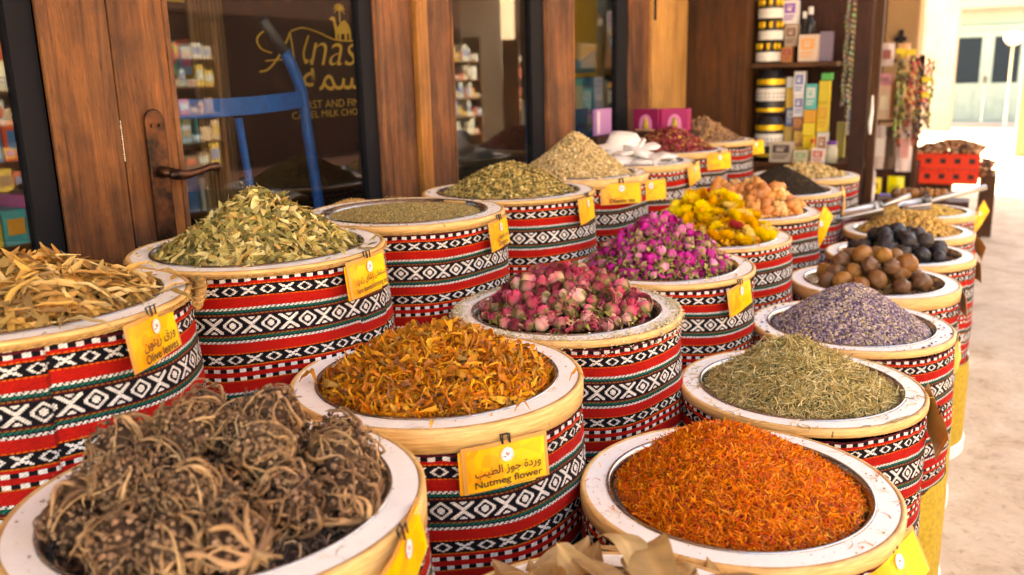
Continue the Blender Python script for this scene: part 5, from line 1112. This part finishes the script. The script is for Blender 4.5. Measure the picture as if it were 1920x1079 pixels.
# rack of hanging goods at the next shop
t = thing('goods_rack', (-.60, 7.5, 0), 'brown wooden stand carrying the hanging packets and strings beyond the barrels', 'rack')
a = MB(); a.box(-.36, -.32, 0, .04, 0, 2.0); a.box(.02, .06, 0, .04, 0, 1.45).build('upright', MT['panel_wood'], t)
a = MB(); a.box(-.36, .06, .0, .03, 1.40, 1.43); a.box(-.36, .06, .0, .03, .95, .97).build('crossbar', MT['panel_wood'], t)
a = MB(); a.box(-.36, .06, .03, .42, .0, .62).build('base_cabinet', MT['dark_wood'], t)
rr = random.Random(8)
def hang(x, z, w_, h, c, lb, c2=None, y=7.44):
    x += .065; t = thing('hanging_packet', (x, y + rr.uniform(-.03, .03), z), lb, 'packet')
    a = MB(); n = 6; V = []; F = []
    for i in range(n + 1):
        for j in range(n + 1):
            u, v = i / n, j / n; V.append(((u - .5) * w_, -.018 * math.sin(PI * u) * math.sin(PI * v) + .004 * math.sin(9 * u + 7 * v), (v - 1) * h))
    o_ = len(V)
    for i in range(n + 1):
        for j in range(n + 1):
            u, v = i / n, j / n; V.append(((u - .5) * w_, .018 * math.sin(PI * u) * math.sin(PI * v), (v - 1) * h))
    for i in range(n):
        for j in range(n): k = i * (n + 1) + j; F += [(k, k + 1, k + n + 2, k + n + 1), (o_ + k, o_ + k + n + 1, o_ + k + n + 2, o_ + k + 1)]
    a.add(V, F, col=c).build('packet_body', MT['goods'], t, colors=True, smooth=True)
    a = MB(); a.box(-w_ * .3, w_ * .3, -.022, -.0205, -h * .7, -h * .3, col=c2 or tuple(q * .6 for q in c)).build('front_print', MT['goods'], t, colors=True)
for (x, z, w_, h, c, lb, c2) in [(-.865, 1.545, .10, .17, (.74, .60, .55), 'pale packet hanging at the top left of the rack', (.4, .12, .1)), (-.75, 1.54, .09, .15, (.74, .42, .22), 'orange brown packet hanging top middle of the rack', (.8, .6, .05)),
    (-.88, 1.32, .13, .09, (.72, .30, .34), 'pink packet under the pale one on the rack', None), (-.86, 1.23, .12, .26, (.84, .60, .40), 'large cream orange packet, widest on the rack', (.9, .75, .5)), (-.765, 1.28, .10, .30, (.60, .25, .08), 'brown orange packet beside the large cream one', (.3, .12, .05)),
    (-.87, .93, .11, .34, (.66, .50, .42), 'long grey pink packet low on the rack', (.8, .7, .6)), (-.695, .93, .11, .36, (.84, .66, .58), 'long pale packet with printed rows low on the rack', (.75, .35, .3)), (-.79, .92, .09, .33, (.13, .07, .04), 'long dark brown packet between two pale ones', None),
    (-.89, .52, .10, .13, (.85, .68, .02), 'yellow tag low at the left of the rack', None), (-.735, .535, .12, .22, (.88, .80, .02), 'bright yellow tag hanging lowest on the rack', None)]:
    hang(x, z, w_, h, c, lb, c2)
for k in range(14):   # strings of dried peppers and flowers
    x = -.70 + .024 * (k % 10) + rr.uniform(-.01, .01); z1 = 1.44 - .02 * (k % 4); z0 = z1 - rr.uniform(.45, .62); y = 7.38 + rr.uniform(-.06, .1); a = MB(); n = 22
    pal = rr.choice([[(.10, .03, .02), (.4, .05, .03), (.5, .3, .1)], [(.3, .35, .08), (.12, .1, .04), (.5, .4, .2)], [(.06, .04, .03), (.35, .2, .1), (.6, .1, .05)]])
    for j in range(n):
        z = z0 + (z1 - z0) * j / n; r = .012 + .006 * rr.random(); a.lathe([(0, -r * 1.5), (r * .8, -r * .4), (r, r * .4), (0, r)], 7, x + rr.uniform(-.012, .012), y + rr.uniform(-.012, .012), z, col=tuple(q * rr.uniform(.7, 1.3) for q in rr.choice(pal)))
    a.tube([(x, y, z0), (x, y, z1 + .03)], .002, 4, col=(.2, .12, .05))
    o = a.build('dried_string', MT['goods'], colors=True, smooth=True); tag(o, 'string of small dried peppers and flowers hanging on the far rack', 'string', 'dried strings on the far rack')
for (x, z, lb) in [(-.62, 1.47, 'upper'), (-.70, 1.48, 'left'), (-.50, 1.16, 'right hand'), (-.505, 1.27, 'topmost right')]:
    a = MB(); a.box(-.028, .028, -.004, .004, -.02, .02, col=(.86, .66, .04)); o = a.build('yellow_tag', MT['goods'], None, (x, 7.30, z), colors=True, bevel=.002); tag(o, 'small yellow tag clipped to the dried strings, %s one' % lb, 'tag')
t = thing('clear_jar', (-.72, 6.1, .50), 'clear tall jar with white label standing in front of the far rack', 'jar')
a = MB(); a.lathe([(0, 0), (.045, 0), (.047, .01), (.047, .20), (.03, .24), (.03, .30), (0, .30)], 24, col=(.45, .36, .36)).build('jar_body', MT['goods'], t, colors=True, smooth=True)
a = MB(); a.lathe([(.0485, .02), (.0485, .12)], 24, col=(.82, .66, .62)).build('paper_label', MT['goods'], t, colors=True)
a = MB(); a.box(-.80, -.55, 6.0, 6.3, 0, .498); o = a.build('side_table', MT['dark_wood']); tag(o, 'dark little table under the clear jar', 'table')
pbox(-.60, 6.1, .50, .09, .07, .06, 'small blue and white box beside the clear jar', (.14, .13, .6), WH)
for k in range(9):
    x, y = -.50 + .045 * k + rr.uniform(-.01, .01), 4.98 + rr.uniform(0, .06); o = link('dried_lime', rr.choice(limes), None, (x * .6 - .14, y, .715), (0, 0, k), .055); tag(o, 'small round tan fruit in a row beyond the farthest front barrel', 'dried fruit', 'tan fruits in the tray beyond the barrels')
a = MB(); a.box(-.52, -.10, 4.93, 5.1, .0, .688); o = a.build('fruit_stand', MT['dark_wood']); tag(o, 'dark stand under the row of small tan fruits', 'stand')
# red crates on a brown cupboard
t = thing('low_cupboard', (-.64, 7.95, 0), 'brown wooden box under the red plastic trays', 'cupboard')
a = MB(); a.box(0, .34, 0, .4, 0, .43).build('cupboard_body', MT['panel_wood'], t, bevel=.006); a = MB(); a.box(.02, .32, -.01, -.001, .03, .40).build('cupboard_door', MT['panel_wood'], t, bevel=.003)
def crate(z, lb):
    t = thing('red_tray', (-.64, 7.9, z), lb, 'tray'); Lx, H, D = .53, .118, .34; a = MB()
    a.box(0, Lx, .0, D, 0, .008)
    for (x0, x1, y0, y1) in ((0, Lx, 0, .01), (0, Lx, D - .01, D)):
        a.box(x0, x1, y0, y1, .008, .042); a.box(x0, x1, y0, y1, .082, H); n = 5; g = Lx / n
        for i in range(n + 1): a.box(max(0, i * g - g * .30), min(Lx, i * g + g * .30), y0, y1, .042, .082)
    for x0 in (0, Lx - .01):
        a.box(x0, x0 + .01, .01, D - .01, .008, .042); a.box(x0, x0 + .01, .01, D - .01, .082, H); a.box(x0, x0 + .01, .01, .08, .042, .082); a.box(x0, x0 + .01, D - .08, D - .01, .042, .082)
    for i in range(14): a.lathe([(.0, 0), (.018, 0), (.018, .010), (.010, .016), (0, .017)], 10, .02 + i * (Lx - .04) / 13, .005, H - .012)
    a.build('tray_body', MT['red_plastic'], t); a = MB(); a.box(.014, Lx - .014, .03, D - .03, .010, H - .02, col=(.03, .015, .01)); a.build('packed_goods', MT['goods'], t, colors=True); return t
crate(.432, 'lower of the two red plastic trays on the brown box'); crate(.556, 'upper red plastic tray, filled with brown goods')
r_ = np.random.default_rng(3); V, F = T_blob(.5, .4, .3, .3, 1, 3); n = 420; u = r_.uniform(0, 1, n); v = r_.uniform(0, 1, n)
px = -.62 + .60 * u; pz = .665 + .10 * np.sin(PI * np.clip(u * .95, 0, 1)) * (1 - .8 * (2 * v - 1) ** 2); over = u > .86; pz = np.where(over, .62 - .12 * r_.uniform(0, 1, n), pz); py = 7.93 + .30 * v
s = r_.uniform(.04, .08, n); A = r_.uniform(0, 6.28, n)
P = V[None] * s[:, None, None]; P = np.stack([P[..., 0] * np.cos(A)[:, None] - P[..., 1] * np.sin(A)[:, None], P[..., 0] * np.sin(A)[:, None] + P[..., 1] * np.cos(A)[:, None], P[..., 2]], -1) + np.stack([px, py, pz], 1)[:, None]
cc = np.array([(.34, .15, .07), (.50, .26, .12), (.12, .06, .04), (.6, .36, .2)])[r_.integers(0, 4, n)]
o = link('brown_dates', npmesh('brown_dates', P.reshape(-1, 3), (F[None] + (np.arange(n) * len(V))[:, None, None]).reshape(-1, 3), np.repeat(cc, len(V), 0), MT['grain'])); tag(o, 'brown dried goods heaped over the red trays and spilling at the right', 'dried goods', kind='stuff')
a = MB(); a.box(-.10, .02, 8.0, 8.25, 0, .50); o = a.build('tall_basket', MT['panel_wood']); tag(o, 'brown block carrying the spilled goods right of the trays', 'box')

# ------------------------------------------------------------------ walls and arches farther along the street
t = thing('side_wall', (-6, 9.2, 0), 'mauve plaster wall beyond the hanging goods', 'wall')
a = MB(); a.box(0, 4.98, 0, .25, 0, 3.3).build('wall_body', MT['plaster_pink'], t)
t = thing('arcade_pier', (-1.02, 9.1, 0), 'tan plastered pier behind the strings of peppers', 'pier')
a = MB(); a.box(0, .30, 0, .5, 0, 3.3).build('pier_body', MT['plaster_tan'], t, bevel=.02); a = MB(); a.box(.13, .17, -.03, 0, 1.55, 1.70); a.box(.10, .2, -.05, -.03, 1.6, 1.64); a.build('iron_bracket', MT['iron'], t)
t = thing('arcade_arch', (-1.62, 21.6, 0), 'cream plastered arch pier left of the pale green doors', 'arch')
pts = [(-.2, 0), (.57, 0), (.57, 5), (-1.6, 5), (-1.6, 4.2)] + [(-.2 - 1.4 * math.sin(q), 2.0 + 1.9 * math.cos(q)) for q in np.linspace(PI / 2.2, PI / 2, 2)]
a = MB(); a.poly([(.06, 0, 0), (.66, 0, 0), (.66, 0, 5), (-2.2, 0, 5), (-2.2, 0, 3.4)] + [(.06 - 1.1 * (1 - math.cos(q)), 0, 2.1 + 1.2 * math.sin(q)) for q in np.linspace(PI / 2, 0, 12)], .7, (0, 1, 0)).build('arch_body', MT['plaster'], t)
t = thing('arcade_pier', (.235, 15.5, 0), 'brown shaded pier at the right edge of the picture', 'pier')
a = MB(); a.box(0, .7, 0, .7, 0, 5).build('pier_body', MT['plaster_tan'], t, bevel=.02)
a = MB(); a.box(-9, -2.7, 21.7, 22.2, 0, 4); o = a.build('garden_wall', MT['plaster']); tag(o, 'cream plaster wall left of the arch pier', 'wall')
# far building with pale green double doors
t = thing('far_building', (-1.9, 24, 0), 'white plastered building with pale green double doors across the sunlit court', 'building')
YW = 21.4
a = MB(); a.box(-6, .58, 0, .5, 0, 3.3); a.box(2.42, 9, 0, .5, 0, 3.3); a.box(.58, 2.42, 0, .5, 2.62, 3.3); a.build('wall', MT['plaster_white'], t)
a = MB(); a.box(-3, 9, -.25, -.001, 2.68, 2.9); a.box(-3, 9, -.18, -.001, 2.9, 3.0); a.build('cornice', MT['plaster_pink'], t)
fr = MB(); fr.box(.58, .70, .03, .12, 0, 2.62); fr.box(2.30, 2.42, .03, .12, 0, 2.62); fr.box(.70, 2.30, .03, .12, 2.20, 2.30); fr.build('door_frame', MT['mint'], t)
a = MB(); a.box(.70, 2.30, .10, .12, 2.30, 2.62); a.build('transom_panel', MT['mint'], t)
a = MB()
for k in range(26):
    x = .66 + k * .062
    for s_ in (-1, 1):
        a.add([(x, .085, 2.31), (x + .012, .085, 2.31), (x + .012 + s_ * .14, .085, 2.61), (x + s_ * .14, .085, 2.61)], [(0, 1, 2, 3)], col=(.35, .55, .45))
a.build('lattice', MT['goods'], t, colors=True)
for x0 in (.70, 1.50):
    d = MB(); d.box(x0 + .002, x0 + .798, .06, .10, .02, .98); d.box(x0 + .002, x0 + .13, .06, .10, .98, 2.20); d.box(x0 + .67, x0 + .798, .06, .10, .98, 2.20); d.box(x0 + .13, x0 + .67, .06, .10, 2.04, 2.20); dd = d.build('door', MT['mint'], t)
    a = MB(); a.box(x0 + .13, x0 + .67, .075, .085, .98, 2.04).build('window', MT['dark_glass'], dd)
    for k in range(7): pass
    a = MB()
    for k in range(4): a.box(x0 + .08 + k * .17, x0 + .23 + k * .17, .052, .06, .12, .86)
    a.build('door_boards', MT['mint'], dd, bevel=.004)
a = MB(); a.box(1.48, 1.52, .0, .06, .98, 1.14).build('door_handle', MT['bronze'], t)
a = MB(); a.box(-3, 9, -.9, -.001, .0, .06); a.build('door_step', MT['plaster_white'], t)
t = thing('street_lamp', (.10, 22.6, 0), 'white globe lamp on a short bracket before the right hand green door', 'lamp')
a = MB(); a.tube([(0, 0, 0), (0, 0, 1.85)], .022, 10).build('pole', MT['cream'], t)
a = MB(); a.lathe([(0, -.14), (.10, -.12), (.17, -.04), (.19, .03), (.15, .10), (.06, .15), (0, .16)], 24, 0, 0, 1.93).build('lamp_shade', MT['white'], t, smooth=True)
# opposite side of the street (only met as reflections in the glass and as bounce light)
OX = 5.2
t = thing('opposite_building', (OX, -6, 0), 'pale building on the other side of the street, mirrored in the glass', 'building')
a = MB(); a.box(.6, 1.2, 0, 36, 3.3, 4.6); a.box(.6, 1.2, 0, 1.2, 0, 3.3)
for k in (0, 1, 2, 3, 7, 8, 9, 10, 11): a.box(0, .9, k * 3.0, k * 3.0 + .55, 0, 3.3)
a.box(0, .6, 0, 36, 3.3, 4.2)
a.build('wall', MT['plaster'], t); a = MB(); a.box(2.6, 2.8, 0, 36, 0, 4.2); a.box(.9, 2.8, 0, 36, -.0 + .003, .02); a.build('shop_back', MT['dark_wood'], t)
for k, (y0, y1) in enumerate([(3.6, 5.6), (5.9, 7.35), (11.6, 13.2), (14.6, 16.8)]):
    rack(4.6, y0, y1, 0, [.45, .75, 1.05, 1.35, 1.65], 'sunlit stall shelf of packets across the street, %s of four' % ['nearest', 'second', 'third', 'farthest'][k], -1, name='stall_shelf', seed=50 + k, hgt=(.07, .27), pal=[(.42, .40, .36), (.42, .28, .06), (.38, .10, .06), (.42, .38, .30), (.16, .18, .3), (.42, .30, .2), (.34, .36, .34), (.2, .12, .08)], depth=.35)
for k in (0, 1):
    rack(OX + .5, -5.2 + 3.0 * k, -3.15 + 3.0 * k, 0, [.55, .9, 1.25, 1.6, 1.95], 'stall shelf %s across the street, seen only as a reflection' % ['first', 'second', 'third', 'fourth', 'fifth', 'sixth', 'seventh', 'eighth'][k], -1, name='stall_shelf', seed=20 + k, hgt=(.14, .28), group=None)
for k in (0, 1, 6, 7, 8):
    y = -4 + 3.1 * k; t = thing('market_table', (3.9, y, 0), 'market table %s down the opposite side, with goods on it' % ['first', 'second', 'third', 'fourth', 'fifth', 'sixth', 'seventh', 'eighth', 'ninth'][k], 'table')
    a = MB(); a.box(0, .8, 0, 1.9, .72, .76).build('table_top', MT['panel_wood'], t)
    for (x_, y_) in ((.04, .04), (.76, .04), (.04, 1.86), (.76, 1.86)): a = MB(); a.tube([(x_, y_, 0), (x_, y_, .72)], .025, 8).build('leg', MT['iron'], t)
    a = MB()
    for j in range(16):
        x_, y_ = .1 + .18 * (j % 4), .1 + .45 * (j // 4); h = rr.uniform(.1, .34); c = rr.choice([(.8, .75, .7), (.7, .1, .08), (.8, .5, .05), (.1, .3, .5), (.2, .5, .2), (.75, .4, .45), (.5, .3, .6)]); a.box(x_, x_ + .13, y_, y_ + .3, .761, .76 + h, col=c)
    a.build('goods', MT['goods'], t, colors=True)['kind'] = 'stuff'
